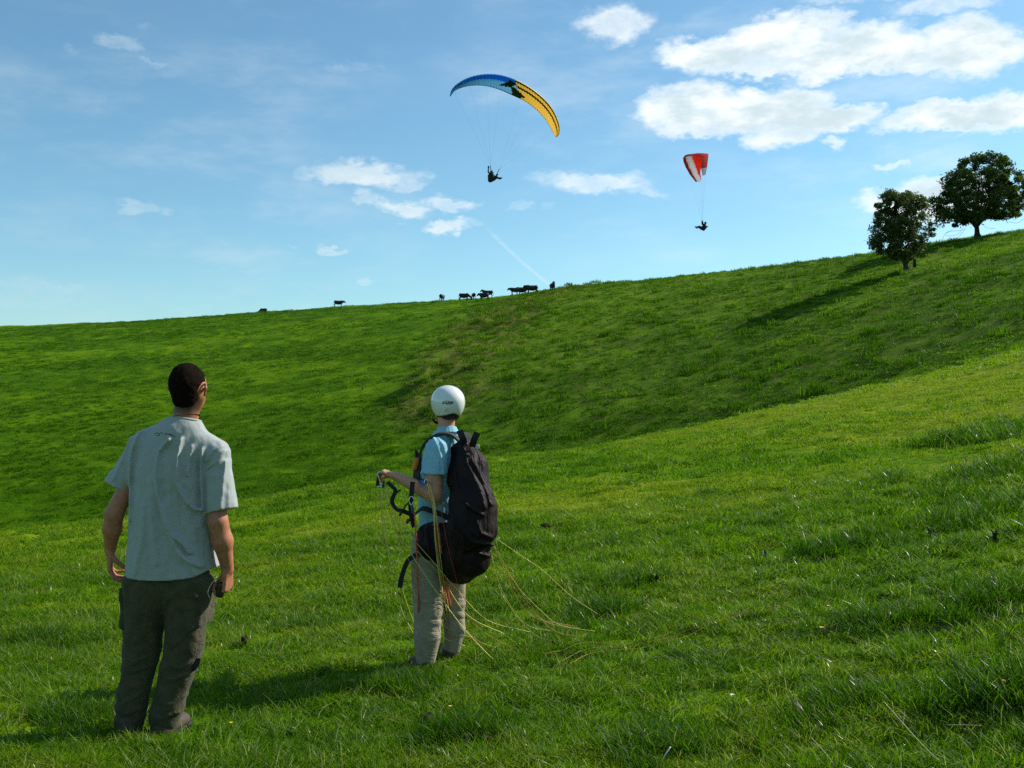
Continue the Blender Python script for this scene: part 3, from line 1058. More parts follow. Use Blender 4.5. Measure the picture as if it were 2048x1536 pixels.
# cropped hair thins out into stubble down the nape
_t = NT(M_SKIN1.node_tree)
_pb = [n for n in M_SKIN1.node_tree.nodes if n.type == 'BSDF_PRINCIPLED'][0]
_src = _pb.inputs['Base Color'].links[0].from_socket
_oc = _t.n('ShaderNodeTexCoord').outputs['Object']
_sp = _t.n('ShaderNodeSeparateXYZ'); _t.l(_oc, _sp.inputs[0])
_m = _t.math('MULTIPLY', _t.math('MULTIPLY', _t.smooth(_sp.outputs[2], 1.535, 1.585), _t.smooth(_sp.outputs[2], 1.645, 1.62)), _t.smooth(_sp.outputs[1], 0.03, -0.02))
_m = _t.math('MULTIPLY', _m, _t.math('MULTIPLY_ADD', _t.noise(_oc, 320, 3, 0.7), 0.8, 0.45))
_t.l(_t.mix(_m, _src, (0.03, 0.018, 0.012)), _pb.inputs['Base Color'])


def curve_d2(px, pz, pts):
    """distance in the x-z plane to a polyline"""
    d = np.full(len(px), 9.0)
    for (ax_, az_), (bx_, bz_) in zip(pts[:-1], pts[1:]):
        vx, vz = bx_ - ax_, bz_ - az_
        t = np.clip(((px - ax_) * vx + (pz - az_) * vz) / (vx * vx + vz * vz + 1e-12), 0, 1)
        d = np.minimum(d, np.hypot(px - ax_ - t * vx, pz - az_ - t * vz))
    return d


# ================================================================== the man in the grey T-shirt
K1 = 4.9 / FPX
U1, V1 = 325, 1470
def q1(u, v, y=0.0): return ((u - U1) * K1, y, (V1 - v) * K1)

m1x, m1y = px_dir(U1, V1).x / px_dir(U1, V1).y * 4.9, 4.9
man1 = thing('person', (m1x, m1y, px_dir(U1, V1).z / px_dir(U1, V1).y * 4.9), 'man in a loose grey T-shirt and dark cargo trousers, seen from behind with arms hanging', 'person')

HY1, HP1 = R(8), R(5)
hp1, hf1 = head_prims(q1(375, 778, -0.015), HY1, HP1, 1.0)
torso1 = [
    (rcone(q1(302, 914, 0.015), q1(408, 928, 0.015), 0.060, 0.060), 0.04),
    (rcone(q1(345, 935, 0.0), q1(338, 1040, 0.01), 0.118, 0.105, ((0, 1, 0), 0.70)), 0.06),
    (rcone(q1(338, 1040, 0.01), q1(335, 1150, 0.0), 0.105, 0.108, ((0, 1, 0), 0.72)), 0.06),
    (rcone(q1(358, 895, -0.005), q1(374, 800, 0.000), 0.062, 0.060), 0.03),
]
legs1 = [
    (rcone(q1(300, 1185, 0.0), q1(281, 1310, 0.02), 0.078, 0.055), 0.02),
    (rcone(q1(281, 1310, 0.02), q1(262, 1450, -0.02), 0.055, 0.040), 0.02),
    (rcone(q1(370, 1185, 0.0), q1(354, 1310, 0.03), 0.078, 0.055), 0.02),
    (rcone(q1(350, 1310, 0.03), q1(326, 1450, 0.0), 0.055, 0.040), 0.02),
    (rcone(q1(262, 1455, -0.03), q1(252, 1462, 0.13), 0.035, 0.03), 0.02),
    (rcone(q1(326, 1455, 0.0), q1(338, 1462, 0.15), 0.035, 0.03), 0.02),
]
LE, LW = q1(231, 1030, -0.03), q1(215, 1104, 0.02)
RE, RW = q1(437, 1045, -0.04), q1(452, 1142, 0.01)
arms1 = [
    (rcone(q1(284, 910, 0.012), LE, 0.052, 0.041), 0.03), (rcone(LE, (LE[0] * .6 + LW[0] * .4, LE[1] * .6 + LW[1] * .4 - 0.004, LE[2] * .6 + LW[2] * .4), 0.043, 0.044), 0.02),
    (rcone((LE[0] * .6 + LW[0] * .4, LE[1] * .6 + LW[1] * .4 - 0.004, LE[2] * .6 + LW[2] * .4), LW, 0.041, 0.027), 0.02),
    (rcone(q1(424, 920, 0.012), RE, 0.052, 0.046), 0.03), (rcone(RE, (RE[0] * .6 + RW[0] * .4 + 0.004, RE[1] * .6 + RW[1] * .4 - 0.004, RE[2] * .6 + RW[2] * .4), 0.047, 0.050), 0.02),
    (rcone((RE[0] * .6 + RW[0] * .4 + .004, RE[1] * .6 + RW[1] * .4 - 0.004, RE[2] * .6 + RW[2] * .4), RW, 0.047, 0.029), 0.02),
]
# left hand relaxed, half curled towards the thigh; right hand closed round a small radio
lh1 = hand_prims(LW, (0.02, 0.05, -1), (1.0, 0.35, 0), curls=[(22, 38, 20), (26, 40, 22), (30, 42, 22), (34, 44, 24)], side=1, thumb=(0.25, 0.95, 0.1), scale=1.02)
rh1 = hand_prims(RW, (-0.04, 0.05, -1), (-1.0, 0.25, 0.0), curls=[(62, 78, 40), (66, 80, 40), (68, 80, 40), (70, 80, 40)], side=-1, thumb=(-0.1, 0.9, 0.2), scale=1.05)


def body1(P):
    d = union(torso1 + legs1, P, 0.04)
    d = smin(d, union(hp1, P, 0.02), 0.03)
    da = union(arms1, P, 0.02)
    d = smin(d, smin(da, union(lh1 + rh1, P, 0.008), 0.012), 0.025)
    # cords of the neck
    return d

sdf_obj('body', body1, (-0.36, -0.20, -0.03), (0.40, 0.26, 1.84), 0.0048, M_SKIN1, man1, 1)


def hair1(P):
    c = np.array(hf1(0, -0.014, 0.022))
    M = np.array(Matrix.Rotation(-HY1, 3, 'Z') @ Matrix.Rotation(HP1, 3, 'X'))
    Q = (P - c) @ M
    d = d_prim(ell(c, (0.0820, 0.103, 0.0965), M), P)
    d = smin(d, d_prim(ell(hf1(0, -0.036, -0.055), (0.062, 0.058, 0.072), M), P), 0.03)
    # hairline: keep the back and top, clear the face and round the ears
    face = (Q[:, 1] - 0.045) - (Q[:, 2] - 0.005) * 0.75
    d = smax(d, face, 0.012)
    low = -(Q[:, 2] + 0.118 + 0.0 * Q[:, 1]) 
    d = smax(d, low, 0.02)
    for sd in (-1, 1):
        e = np.linalg.norm((Q - np.array([sd * 0.088, 0.012, -0.045])) / np.array([0.04, 0.045, 0.045]), axis=1) - 1
        d = smax(d, -e * 0.04, 0.01)
    return d + 0.0028 * vnoise(P[:, 0] * 210, P[:, 1] * 210, P[:, 2] * 210, 3) - 0.003 * vnoise(P[:, 0] * 45, P[:, 1] * 45, P[:, 2] * 45, 4)

hc = hf1(0, 0, 0)
sdf_obj('hair', hair1, (hc.x - .14, hc.y - .16, hc.z - .15), (hc.x + .14, hc.y + .16, hc.z + .15), 0.0042, M_HAIR, man1, 1)

# T-shirt: loose shell over the torso with short wide sleeves
sh1 = [
    (rcone(q1(291, 892, 0.0), q1(352, 873, -0.005), 0.071, 0.086), 0.03),
    (rcone(q1(352, 873, -0.005), q1(428, 910, 0.0), 0.086, 0.068), 0.03),
    (rcone(q1(330, 925, 0.0), q1(360, 925, 0.0), 0.142, 0.132, ((0, 1, 0), 0.85)), 0.05),
    (rcone(q1(322, 960, 0.0), q1(312, 1170, 0.0), 0.140, 0.150, ((0, 1, 0), 0.88)), 0.05),
    (rcone(q1(362, 970, 0.0), q1(362, 1170, 0.01), 0.130, 0.148, ((0, 1, 0), 0.88)), 0.05),
    (rcone(q1(380, 1040, 0.06), q1(397, 1150, 0.07), 0.06, 0.095), 0.05),
    (rcone(q1(354, 876, -0.010), q1(367, 866, 0.000), 0.092, 0.088), 0.03),
]
slL = [(rcone(q1(287, 897, 0), q1(228, 985, -0.012), 0.070, 0.066), 0.03)]
slR = [(rcone(q1(427, 915, 0), q1(444, 1035, -0.02), 0.070, 0.080), 0.03)]
def unit(v): v = np.array(v, float); return v / np.linalg.norm(v)
aL = unit((q1(228, 985)[0] - q1(287, 897)[0] * 0.9, 0, q1(228, 985)[2] - q1(287, 897)[2]))
cutL_n = unit(np.array(q1(232, 1000)) - np.array(q1(256, 935)) + np.array([-0.02, 0, -0.02]))
FOLDS1 = [   # (points in photo pixels, width m, height m) raised folds on the back
    ([(352, 880), (332, 905), (328, 945), (333, 990), (345, 1030), (362, 1065), (385, 1090), (392, 1102)], 0.0085, 0.013),
    ([(374, 880), (368, 920), (368, 965), (382, 1000), (400, 1018), (410, 1020)], 0.0075, 0.012),
    ([(392, 895), (388, 925), (385, 950)], 0.009, 0.007),
    ([(285, 868), (272, 905), (268, 960), (270, 1040)], 0.010, 0.009),
    ([(305, 1010), (300, 1080), (285, 1140)], 0.016, 0.007),
    ([(345, 1010), (352, 1060), (378, 1110), (410, 1130)], 0.012, 0.010),
    ([(412, 900), (408, 940), (411, 985), (412, 1020)], 0.007, 0.010),
    ([(375, 1100), (390, 1120), (402, 1145)], 0.010, 0.007),
    ([(320, 960), (318, 1040), (330, 1120)], 0.018, 0.006),
    ([(452, 905), (440, 925), (420, 938)], 0.007, 0.006),
    ([(446, 895), (430, 905), (418, 925)], 0.006, 0.005),
    ([(455, 925), (452, 975), (450, 1015)], 0.008, 0.007),
    ([(262, 880), (250, 925), (235, 960)], 0.010, 0.006),
]
FOLDS1M = [([(q1(u, v)[0], q1(u, v)[2]) for u, v in pts], w, hgt) for pts, w, hgt in FOLDS1]
def shirt1(P):
    x, y, z = P[:, 0], P[:, 1], P[:, 2]
    d = union(sh1, P, 0.04)
    # side seam hollows between sleeve and body
    L = union(slL, P, 0.03); Rr = union(slR, P, 0.03)
    # sleeve ends
    p = np.array(q1(229, 972)); n = unit((-0.36, 0, -0.93 + 0.42))  # provisional, replaced below
    nL = unit((0.0, 0, 0)) if False else unit(np.array([-0.42, -0.05, -0.91]))
    L = np.maximum(L, (P - np.array(q1(228, 974))) @ nL)
    nR = unit(np.array([0.18, -0.05, -0.98]))
    Rr = np.maximum(Rr, (P - np.array(q1(442, 1024))) @ nR)
    d = smin(d, L, 0.022); d = smin(d, Rr, 0.022)
    back = smoothstep(y, 0.06, -0.02)
    dist = np.clip(0.03 - np.abs(d), 0, 0.03) / 0.03
    for pts, w, hgt in FOLDS1M:
        q = curve_d2(x, z, pts)
        d = d - back * hgt * 1.9 * np.exp(-(q / w) ** 2) * (dist > 0)
    # drapery: long soft vertical waves, and small crumples
    wav = fbm(x / 0.055 + z * 1.5, y / 0.07, z / 0.34, octv=3, seed=81)
    d = d - 0.010 * wav * smoothstep(z, 1.46, 1.30)
    d = d - 0.0030 * vnoise(x / 0.022, y / 0.022, z / 0.03, 83)
    # neck opening
    nk = np.array(q1(367, 847, 0.005))
    ndir = unit((0.10, 0.12, 1))
    Q = P - nk
    al = Q @ ndir
    rad_ = np.linalg.norm(Q - np.outer(al, ndir), axis=1)
    d = smax(d, -(np.maximum(rad_ - 0.066, -al - 0.030)), 0.006)
    d = np.maximum(d, al - 0.012 + 0.12 * x * 0 )
    # hem, dipping slightly in the middle, and an open inside
    hem = np.array(q1(0, 1156))[2] + 0.014 * np.clip(np.abs(x + 0.0) / 0.2, 0, 1) ** 2 + 0.03 * smoothstep(x, 0.17, 0.26)
    d2 = np.maximum(d, hem - z)
    inner = d + 0.013
    openb = np.maximum(inner, z - hem - 0.035)
    d2 = np.maximum(d2, -openb)
    # turned hem and collar rib stand slightly proud
    return d2

shirt_o = sdf_obj('tshirt', shirt1, (-0.36, -0.24, 0.70), (0.42, 0.26, 1.58), 0.0052, M_SHIRT, man1, 1)
# collar rib
ring = []
nk = Vector(q1(367, 847, 0.005)); nd = Vector((0.10, 0.12, 1)).normalized()
sx_ = nd.cross(Vector((0, 1, 0))).normalized(); sy_ = nd.cross(sx_).normalized()
for i in range(33):
    a = 2 * math.pi * i / 32
    ring.append(nk + nd * 0.008 + sx_ * math.cos(a) * 0.070 + sy_ * math.sin(a) * 0.070 )
tube('collar', ring, 0.0068, M_SHIRT, man1, 8)
# thin dark cord at the neck
ring = []
for i in range(33):
    a = 2 * math.pi * i / 32
    ring.append(Vector(q1(368, 837, 0.002)) + sx_ * math.cos(a) * 0.0635 + sy_ * math.sin(a) * 0.0635 + nd * (-0.014 * math.cos(a)))
tube('neck_cord', ring, 0.0022, M_HAIR, man1, 5)
# hem stitching line
# small illegible print below the collar
strokes = [[(318, 871), (321, 869), (326, 869), (330, 872), (327, 874), (322, 873)], [(331, 869), (334, 868), (336, 870)], [(341, 868), (344, 870), (342, 872)],
           [(345, 870), (349, 871), (352, 872)], [(350, 870), (355, 872), (359, 875)], [(353, 873), (358, 874), (361, 876)]]
bvh1 = BVHTree.FromPolygons([v.co.copy() for v in shirt_o.data.vertices], [tuple(p.vertices) for p in shirt_o.data.polygons])
for s_ in strokes:
    pts = []
    for p in spline([q1(u, v, -0.4) for u, v in s_], 10):
        hit = bvh1.ray_cast(Vector((p.x, -0.4, p.z)), Vector((0, 1, 0)))
        if hit[0]: pts.append(hit[0] - Vector((0, 0.0008, 0)))
    if len(pts) > 2:
        tube('print_stroke', pts, 0.0013, M_PRINT, shirt_o, 5)

# cargo trousers
tr1 = [
    (rcone(q1(304, 1165, 0.0), q1(372, 1165, 0.0), 0.122, 0.122, ((0, 1, 0), 0.85)), 0.05),
    (rcone(q1(290, 1165, 0.0), q1(281, 1300, 0.015), 0.112, 0.088), 0.022),
    (rcone(q1(281, 1300, 0.015), q1(261, 1440, -0.015), 0.086, 0.067), 0.02),
    (rcone(q1(376, 1165, 0.0), q1(365, 1290, 0.02), 0.116, 0.092), 0.022),
    (rcone(q1(365, 1290, 0.02), q1(329, 1436, 0.0), 0.090, 0.074), 0.02),
]
FT1 = [([(300, 1310), (280, 1318), (250, 1312)], .008, .006), ([(298, 1330), (270, 1338), (246, 1330)], .008, .006), ([(285, 1385), (262, 1395), (240, 1380)], .009, .008),
       ([(290, 1410), (260, 1420), (236, 1408)], .009, .009), ([(290, 1432), (262, 1440), (234, 1430)], .008, .008), ([(390, 1320), (368, 1332), (335, 1322)], .008, .007),
       ([(384, 1345), (355, 1352), (325, 1345)], .009, .007), ([(372, 1390), (350, 1402), (312, 1395)], .009, .007), ([(362, 1420), (335, 1428), (302, 1420)], .009, .008),
       ([(330, 1180), (326, 1220), (325, 1250)], .007, .006), ([(370, 1175), (345, 1195), (330, 1225)], .012, .009), ([(395, 1250), (375, 1270), (345, 1290)], .012, .007),
       ([(280, 1180), (300, 1210), (320, 1235)], .012, .008)]
FT1M = [([(q1(u, v)[0], q1(u, v)[2]) for u, v in pts], w, hgt) for pts, w, hgt in FT1]
def trousers1(P):
    x, y, z = P[:, 0], P[:, 1], P[:, 2]
    a = union(tr1[:3], P, 0.03); b = union([tr1[0]] + tr1[3:], P, 0.03)
    d = smin(a, b, 0.012)
    for pts, w, hgt in FT1M:
        d = d - hgt * np.exp(-(curve_d2(x, z, pts) / w) ** 2)
    d = d - 0.006 * fbm(x / 0.05, y / 0.06, z / 0.09, octv=3, seed=91) - 0.005 * vnoise(x / 0.2, y / 0.2, z / 0.035, 93) * smoothstep(z, 0.5, 0.25)
    d = d + 0.03 * smoothstep(z, 0.74, 0.84)
    d = np.maximum(d, z - np.array(q1(0, 1125))[2])
    d = np.maximum(d, np.array(q1(0, 1462))[2] - z)
    d = np.maximum(d, -np.maximum(d + 0.010, z - 0.12))
    return d
trou1 = sdf_obj('trousers', trousers1, (-0.28, -0.20, -0.02), (0.32, 0.22, 0.88), 0.0055, M_CARGO, man1, 1)
def pocket(P, c, half, rot):
    d = d_prim(box(c, half, 0.018, rot), P)
    fl = d_prim(box(np.array(c) + np.array([0, 0, half[2] * 0.62]), (half[0] * 1.06, half[1] * 1.08, half[2] * 0.34), 0.012, rot), P)
    return np.minimum(d, fl) - 0.0035 * fbm(P[:, 0] / 0.04, P[:, 1] / 0.04, P[:, 2] / 0.05, octv=2, seed=95)
for (u, v, ysh, hx, rz, ry) in ((255, 1216, 0.03, 0.032, 0.1, 0.04), (401, 1210, 0.02, 0.032, -0.15, 0.10)):
    c = np.array(q1(u, v, ysh))
    rt = rotm(0, ry, rz)
    sdf_obj('cargo_pocket', lambda P, c=c, rt=rt, hx=hx: pocket(P, c, (hx, 0.085, 0.105), rt), c - 0.16, c + 0.16, 0.0055, M_CARGO, trou1, 1)
# loose strap end behind the right knee
tube('strap', spline([q1(397, 1316, -0.02), q1(396, 1326, -0.03), q1(390, 1334, -0.03), q1(383, 1338, -0.02)], 12), 0, M_WEB, trou1, flat=(0.028, 0.004, (0, 1, 0)))
# thin cord hanging from the pocket
tube('cord', spline([q1(438, 1152, -0.05), q1(427, 1168, -0.06), q1(421, 1182, -0.06), q1(424, 1196, -0.05)], 14), 0.0016, simple_mat('pale_cord', (0.5, 0.48, 0.36), 0.8), trou1, 5)

def shoe(P, heel, toe, r=0.046):
    d = d_prim(rcone(heel, toe, r, r * 0.88), P)
    d = smin(d, d_prim(rcone(np.array(heel) + [0, 0, 0.05], np.array(heel) + [0, 0, 0.0], r * 0.95, r), P), 0.03)
    return np.maximum(d, (heel[2] - 0.028) - P[:, 2])
for h_, t_ in ((q1(262, 1457, -0.045), q1(251, 1464, 0.16)), (q1(326, 1456, -0.02), q1(340, 1464, 0.18))):
    c0 = np.minimum(np.array(h_), np.array(t_)) - 0.09; c1 = np.maximum(np.array(h_), np.array(t_)) + 0.12
    s_o = sdf_obj('shoe', lambda P: shoe(P, h_, t_), c0, c1, 0.006, M_SHOE, man1, 1)
    mid = (Vector(h_) + Vector(t_)) / 2
    dirv = Vector(t_) - Vector(h_); yaw_ = math.atan2(dirv.y, dirv.x)
    cc = mid - Vector((0, 0, 0.030)); Ls = dirv.length / 2 + 0.045
    sdf_obj('sole', lambda P: d_prim(box(cc, (Ls, 0.047, 0.014), 0.012, rotm(0, 0, yaw_)), P), np.array(cc) - 0.2, np.array(cc) + 0.2, 0.008, M_SOLE, s_o, 1)

# the small black radio in his right hand
rad = thing('handheld_radio', man1.location + Vector(q1(440, 1182, -0.012)), "small glossy black handheld gripped in the grey T-shirted man's hanging hand", 'radio')
o = sdf_obj('casing', lambda P: np.minimum(d_prim(box((0, 0, 0), (0.019, 0.014, 0.036), 0.011, rotm(0, 0.12, 0.2)), P), d_prim(rcone((-0.004, 0.0, 0.02), (-0.012, 0.0, 0.045), 0.007, 0.006), P)),
            (-.06, -.05, -.08), (.06, .05, .09), 0.003, M_BLACK, rad, 1)
# ================================================================== the pilot with the white helmet
K2 = 6.5 / FPX
U2, V2 = 875, 1330
def q2(u, v, y=0.0): return ((u - U2) * K2, y, (V2 - v) * K2)
d_ = px_dir(U2, V2)
man2 = thing('person', (d_.x / d_.y * 6.5, 6.5, d_.z / d_.y * 6.5), 'person in a white helmet and pale blue polo shirt with one forearm raised', 'person')
HY2 = R(-24)
hp2, hf2 = head_prims(q2(894, 812, 0.0), HY2, R(8), 0.97)
torso2 = [
    (rcone(q2(872, 912, -0.10), q2(905, 912, 0.12), 0.062, 0.062), 0.05),
    (rcone(q2(885, 930, 0.0), q2(872, 1010, 0.03), 0.105, 0.095), 0.06),
    (rcone(q2(872, 1010, 0.03), q2(874, 1110, 0.0), 0.095, 0.110), 0.06),
    (rcone(q2(890, 900, 0.0), q2(893, 830, 0.0), 0.056, 0.054), 0.03),
]
legs2 = [
    (rcone(q2(862, 1120, -0.06), q2(857, 1220, -0.05), 0.078, 0.055), 0.02), (rcone(q2(857, 1220, -0.05), q2(853, 1316, -0.06), 0.052, 0.038), 0.02),
    (rcone(q2(896, 1120, 0.06), q2(908, 1220, 0.08), 0.078, 0.050), 0.02), (rcone(q2(908, 1220, 0.08), q2(901, 1310, 0.09), 0.048, 0.038), 0.02),
    (rcone(q2(853, 1322, -0.06), q2(830, 1326, 0.0), 0.032, 0.028), 0.02), (rcone(q2(901, 1312, 0.09), q2(884, 1316, 0.15), 0.032, 0.028), 0.02),
]
LS2, LE2, LW2 = q2(872, 905, -0.13), q2(872, 988, -0.165), q2(797, 953, -0.10)
def lerp3(a, b, t): return tuple(a[i] * (1 - t) + b[i] * t for i in range(3))
mid2 = lerp3(LE2, LW2, 0.35)
RS2, RE2, RW2 = q2(905, 905, 0.14), q2(900, 985, 0.20), q2(862, 1000, 0.36)
arms2 = [
    (rcone(LS2, LE2, 0.058, 0.052), 0.03), (rcone(LE2, mid2, 0.047, 0.046), 0.02), (rcone(mid2, LW2, 0.046, 0.029), 0.02),
    (rcone(q2(872, 985, -0.168), q2(877, 999, -0.166), 0.040, 0.024), 0.02),
    (rcone(RS2, RE2, 0.054, 0.044), 0.03), (rcone(RE2, RW2, 0.044, 0.028), 0.02),
]
lh2 = hand_prims(LW2, (-0.90, 0.15, 0.28), (-0.1, 0.10, -1), curls=[(34, 78, 30), (48, 74, 40), (60, 72, 40), (66, 72, 40)], side=-1, thumb=(0.35, 0.55, 0.15), scale=1.02)
rh2 = hand_prims(RW2, (-0.6, 0.75, 0.1), (0, 0.2, -1), curls=[(60, 78, 40)] * 4, side=1, thumb=(0.2, 0.8, 0.2), scale=0.98)

def body2(P):
    d = union(torso2 + legs2, P, 0.03)
    d = smin(d, union(hp2, P, 0.02), 0.03)
    return smin(d, smin(union(arms2, P, 0.02), union(lh2 + rh2, P, 0.008), 0.012), 0.02)

sdf_obj('body', body2, (-0.46, -0.30, -0.03), (0.28, 0.60, 1.82), 0.0055, M_SKIN2, man2, 1)
M2h = np.array(Matrix.Rotation(-HY2, 3, 'Z') @ Matrix.Rotation(R(8), 3, 'X'))
def hair2(P):
    c = np.array(hf2(0, -0.014, 0.01))
    Q = (P - c) @ M2h
    d = d_prim(ell(c, (0.084, 0.108, 0.100), M2h), P)
    d = smin(d, d_prim(ell(hf2(0, -0.040, -0.050), (0.060, 0.056, 0.060), M2h), P), 0.03)
    d = smax(d, (Q[:, 1] - 0.03) - Q[:, 2] * 0.7, 0.012)
    return smax(d, -(Q[:, 2] + 0.10), 0.015) + 0.002 * vnoise(P[:, 0] * 200, P[:, 1] * 200, P[:, 2] * 200, 3)
hc = hf2(0, 0, 0)
M_HAIR2 = simple_mat('brown_hair', (0.035, 0.020, 0.014), 0.6, 0.3, (300, 0.8, 0.003), 0.4, 200)
sdf_obj('hair', hair2, (hc.x - .14, hc.y - .16, hc.z - .16), (hc.x + .14, hc.y + .16, hc.z + .12), 0.005, M_HAIR2, man2, 1)

# helmet
M_HELM = simple_mat('white_gloss_shell', (0.74, 0.74, 0.72), 0.22, 0.5, None, 0.03, 8, coat=0.6)
M_TRIM = simple_mat('dark_edge_trim', (0.02, 0.018, 0.018), 0.6, 0.3)
hcen = Vector(hf2(0, -0.008, 0.022))
HTILT = rotm(R(2), 0, -HY2)
def helm(P):
    Q = (P - np.array(hcen)) @ HTILT
    q = Q.copy()
    q[:, 2] = np.where(Q[:, 2] < 0, Q[:, 2] * 0.84, Q[:, 2])
    k = 1 + 0.0 * q[:, 2]
    r = np.array([0.1085, 0.128, 0.106])
    k0 = np.linalg.norm(q / r, axis=1); k1 = np.linalg.norm(q / (r * r), axis=1) + 1e-9
    d = k0 * (k0 - 1) / k1
    inner = d + 0.022
    # lower edge: higher over the nape, low over the ears; open face
    edge = -(Q[:, 2] + 0.098 - 0.022 * np.exp(-(Q[:, 0] / 0.055) ** 2) * (Q[:, 1] < 0))
    d2 = smax(d, edge, 0.006)
    face = np.maximum(Q[:, 1] - 0.035, 0) - 0  # face opening
    op = np.maximum(0.045 - Q[:, 1], Q[:, 2] - 0.030)
    d2 = smax(d2, -op, 0.01)
    return np.maximum(d2, -inner)
hel = sdf_obj('helmet', helm, np.array(hcen) - 0.15, np.array(hcen) + 0.15, 0.0045, M_HELM, man2, 3)
# trim along the lower edge at the back
bvh = BVHTree.FromPolygons([v.co.copy() for v in hel.data.vertices], [tuple(p.vertices) for p in hel.data.polygons])
HM = Matrix(HTILT.tolist())
pts = []
for i in range(25):
    a = R(-190 + i * (200 / 24.0)) if False else R(180 + i * 180 / 24.0)
    lx, ly = math.cos(a), math.sin(a)
    zz = -0.098 + 0.022 * math.exp(-(lx * 0.1 / 0.055) ** 2) + 0.003
    k = math.sqrt(max(0.02, 1 - (zz * 0.84 / 0.106) ** 2))
    pts.append(hcen + HM @ Vector((lx * 0.1085 * k * 0.99, ly * 0.128 * k * 0.99, zz)))
tube('edge_trim', pts, 0.0045, M_TRIM, hel, 6)
# chin strap, both sides
for sd in (-1, 1):
    st_ = [hf2(sd * 0.093, 0.00, -0.065), hf2(sd * 0.088, 0.030, -0.10), hf2(sd * 0.055, 0.060, -0.128), hf2(0.0, 0.068, -0.135)]
    tube('chin_strap', spline(st_, 12), 0, M_WEB, hel, flat=(0.018, 0.003, (1, 0, 0)))
# maker's lettering and the small approval ring on the back
def decal(name, me, u, v, mat, parent, target):
    c = Vector(q2(u, v, -0.5))
    for vert in me.vertices:
        vert.co = Vector((c.x + vert.co.x, -0.5, c.z + vert.co.y))
    b_ = BVHTree.FromPolygons([w.co.copy() for w in target.data.vertices], [tuple(p.vertices) for p in target.data.polygons])
    for vert in me.vertices:
        hit = b_.ray_cast(vert.co, Vector((0, 1, 0)))
        if hit[0] is not None: vert.co = hit[0] + hit[1] * 0.0012 if hit[1].y < 0 else hit[0] - Vector((0, 0.0012, 0))
    me.materials.clear(); me.materials.append(mat)
    o = bpy.data.objects.new(name, me); link(o, parent)
    return o
M_INK = simple_mat('black_print', (0.01, 0.015, 0.012), 0.4, 0.4)
M_INK2 = simple_mat('faint_grey_print', (0.36, 0.38, 0.36), 0.5, 0.3)
decal('lettering', text_mesh('lettering', 'LAZER', 0.023, 0.45, 0.0011), 897, 808.5, M_INK, hel, hel)
# swoosh over the lettering
def poly_mesh(name, pts2, w):
    V, F = [], []
    n = len(pts2)
    for i, (x, y) in enumerate(pts2):
        a = pts2[max(0, i - 1)]; b = pts2[min(n - 1, i + 1)]
        dx, dy = b[0] - a[0], b[1] - a[1]; L_2 = math.hypot(dx, dy) or 1
        ww = w * math.sin(math.pi * (i + 0.5) / n) if w > 0 else -w
        V += [(x - dy / L_2 * ww, y + dx / L_2 * ww, 0), (x + dy / L_2 * ww, y - dx / L_2 * ww, 0)]
    for i in range(n - 1): F.append((2 * i, 2 * i + 1, 2 * i + 3, 2 * i + 2))
    me = bpy.data.meshes.new(name); me.from_pydata(V, [], F); return me
decal('swoosh', poly_mesh('swoosh', [(-0.036 + 0.0036 * i, 0.0155 * math.sin(min(1, i / 7) * 1.5) - 0.006 + (0.002 if i > 7 else 0)) for i in range(17)], 0.0016), 895, 808, M_INK, hel, hel)
decal('approval_ring', poly_mesh('approval_ring', [(0.013 * math.cos(2 * math.pi * i / 24), 0.013 * math.sin(2 * math.pi * i / 24)) for i in range(25)], -0.0007), 896, 823, M_INK2, hel, hel)
decal('approval_mark', text_mesh('approval_mark', 'E2', 0.014, 0, 0.0), 895.5, 823, M_INK2, hel, hel)

# polo shirt
sh2 = [
    (rcone(q2(873, 908, -0.115), q2(888, 892, 0.0), 0.066, 0.078), 0.04),
    (rcone(q2(888, 892, 0.0), q2(905, 908, 0.13), 0.078, 0.064), 0.04),
    (rcone(q2(880, 930, -0.03), q2(873, 1010, -0.01), 0.118, 0.108), 0.05),
    (rcone(q2(886, 930, 0.05), q2(880, 1010, 0.06), 0.118, 0.108), 0.05),
    (rcone(q2(873, 1010, 0.0), q2(875, 1062, 0.0), 0.110, 0.125), 0.05),
    (rcone(q2(888, 880, -0.01), q2(893, 868, 0.0), 0.080, 0.074), 0.03),
]
sl2 = [(rcone(q2(877, 900, -0.125), q2(871, 955, -0.150), 0.076, 0.089), 0.03)]
sr2 = [(rcone(q2(905, 905, 0.14), q2(902, 955, 0.175), 0.066, 0.075), 0.03)]
FP = [([(868, 872), (880, 895), (890, 925), (892, 945)], .006, .008), ([(860, 878), (872, 900), (884, 935)], .005, .008), ([(875, 870), (890, 890), (898, 915)], .005, .006),
      ([(856, 890), (866, 912), (878, 945)], .006, .005), ([(850, 905), (852, 940)], .008, .005), ([(838, 1010), (870, 1030), (905, 1035)], .008, .006)]
FPM = [([(q2(u, v)[0], q2(u, v)[2]) for u, v in p], w, h) for p, w, h in FP]
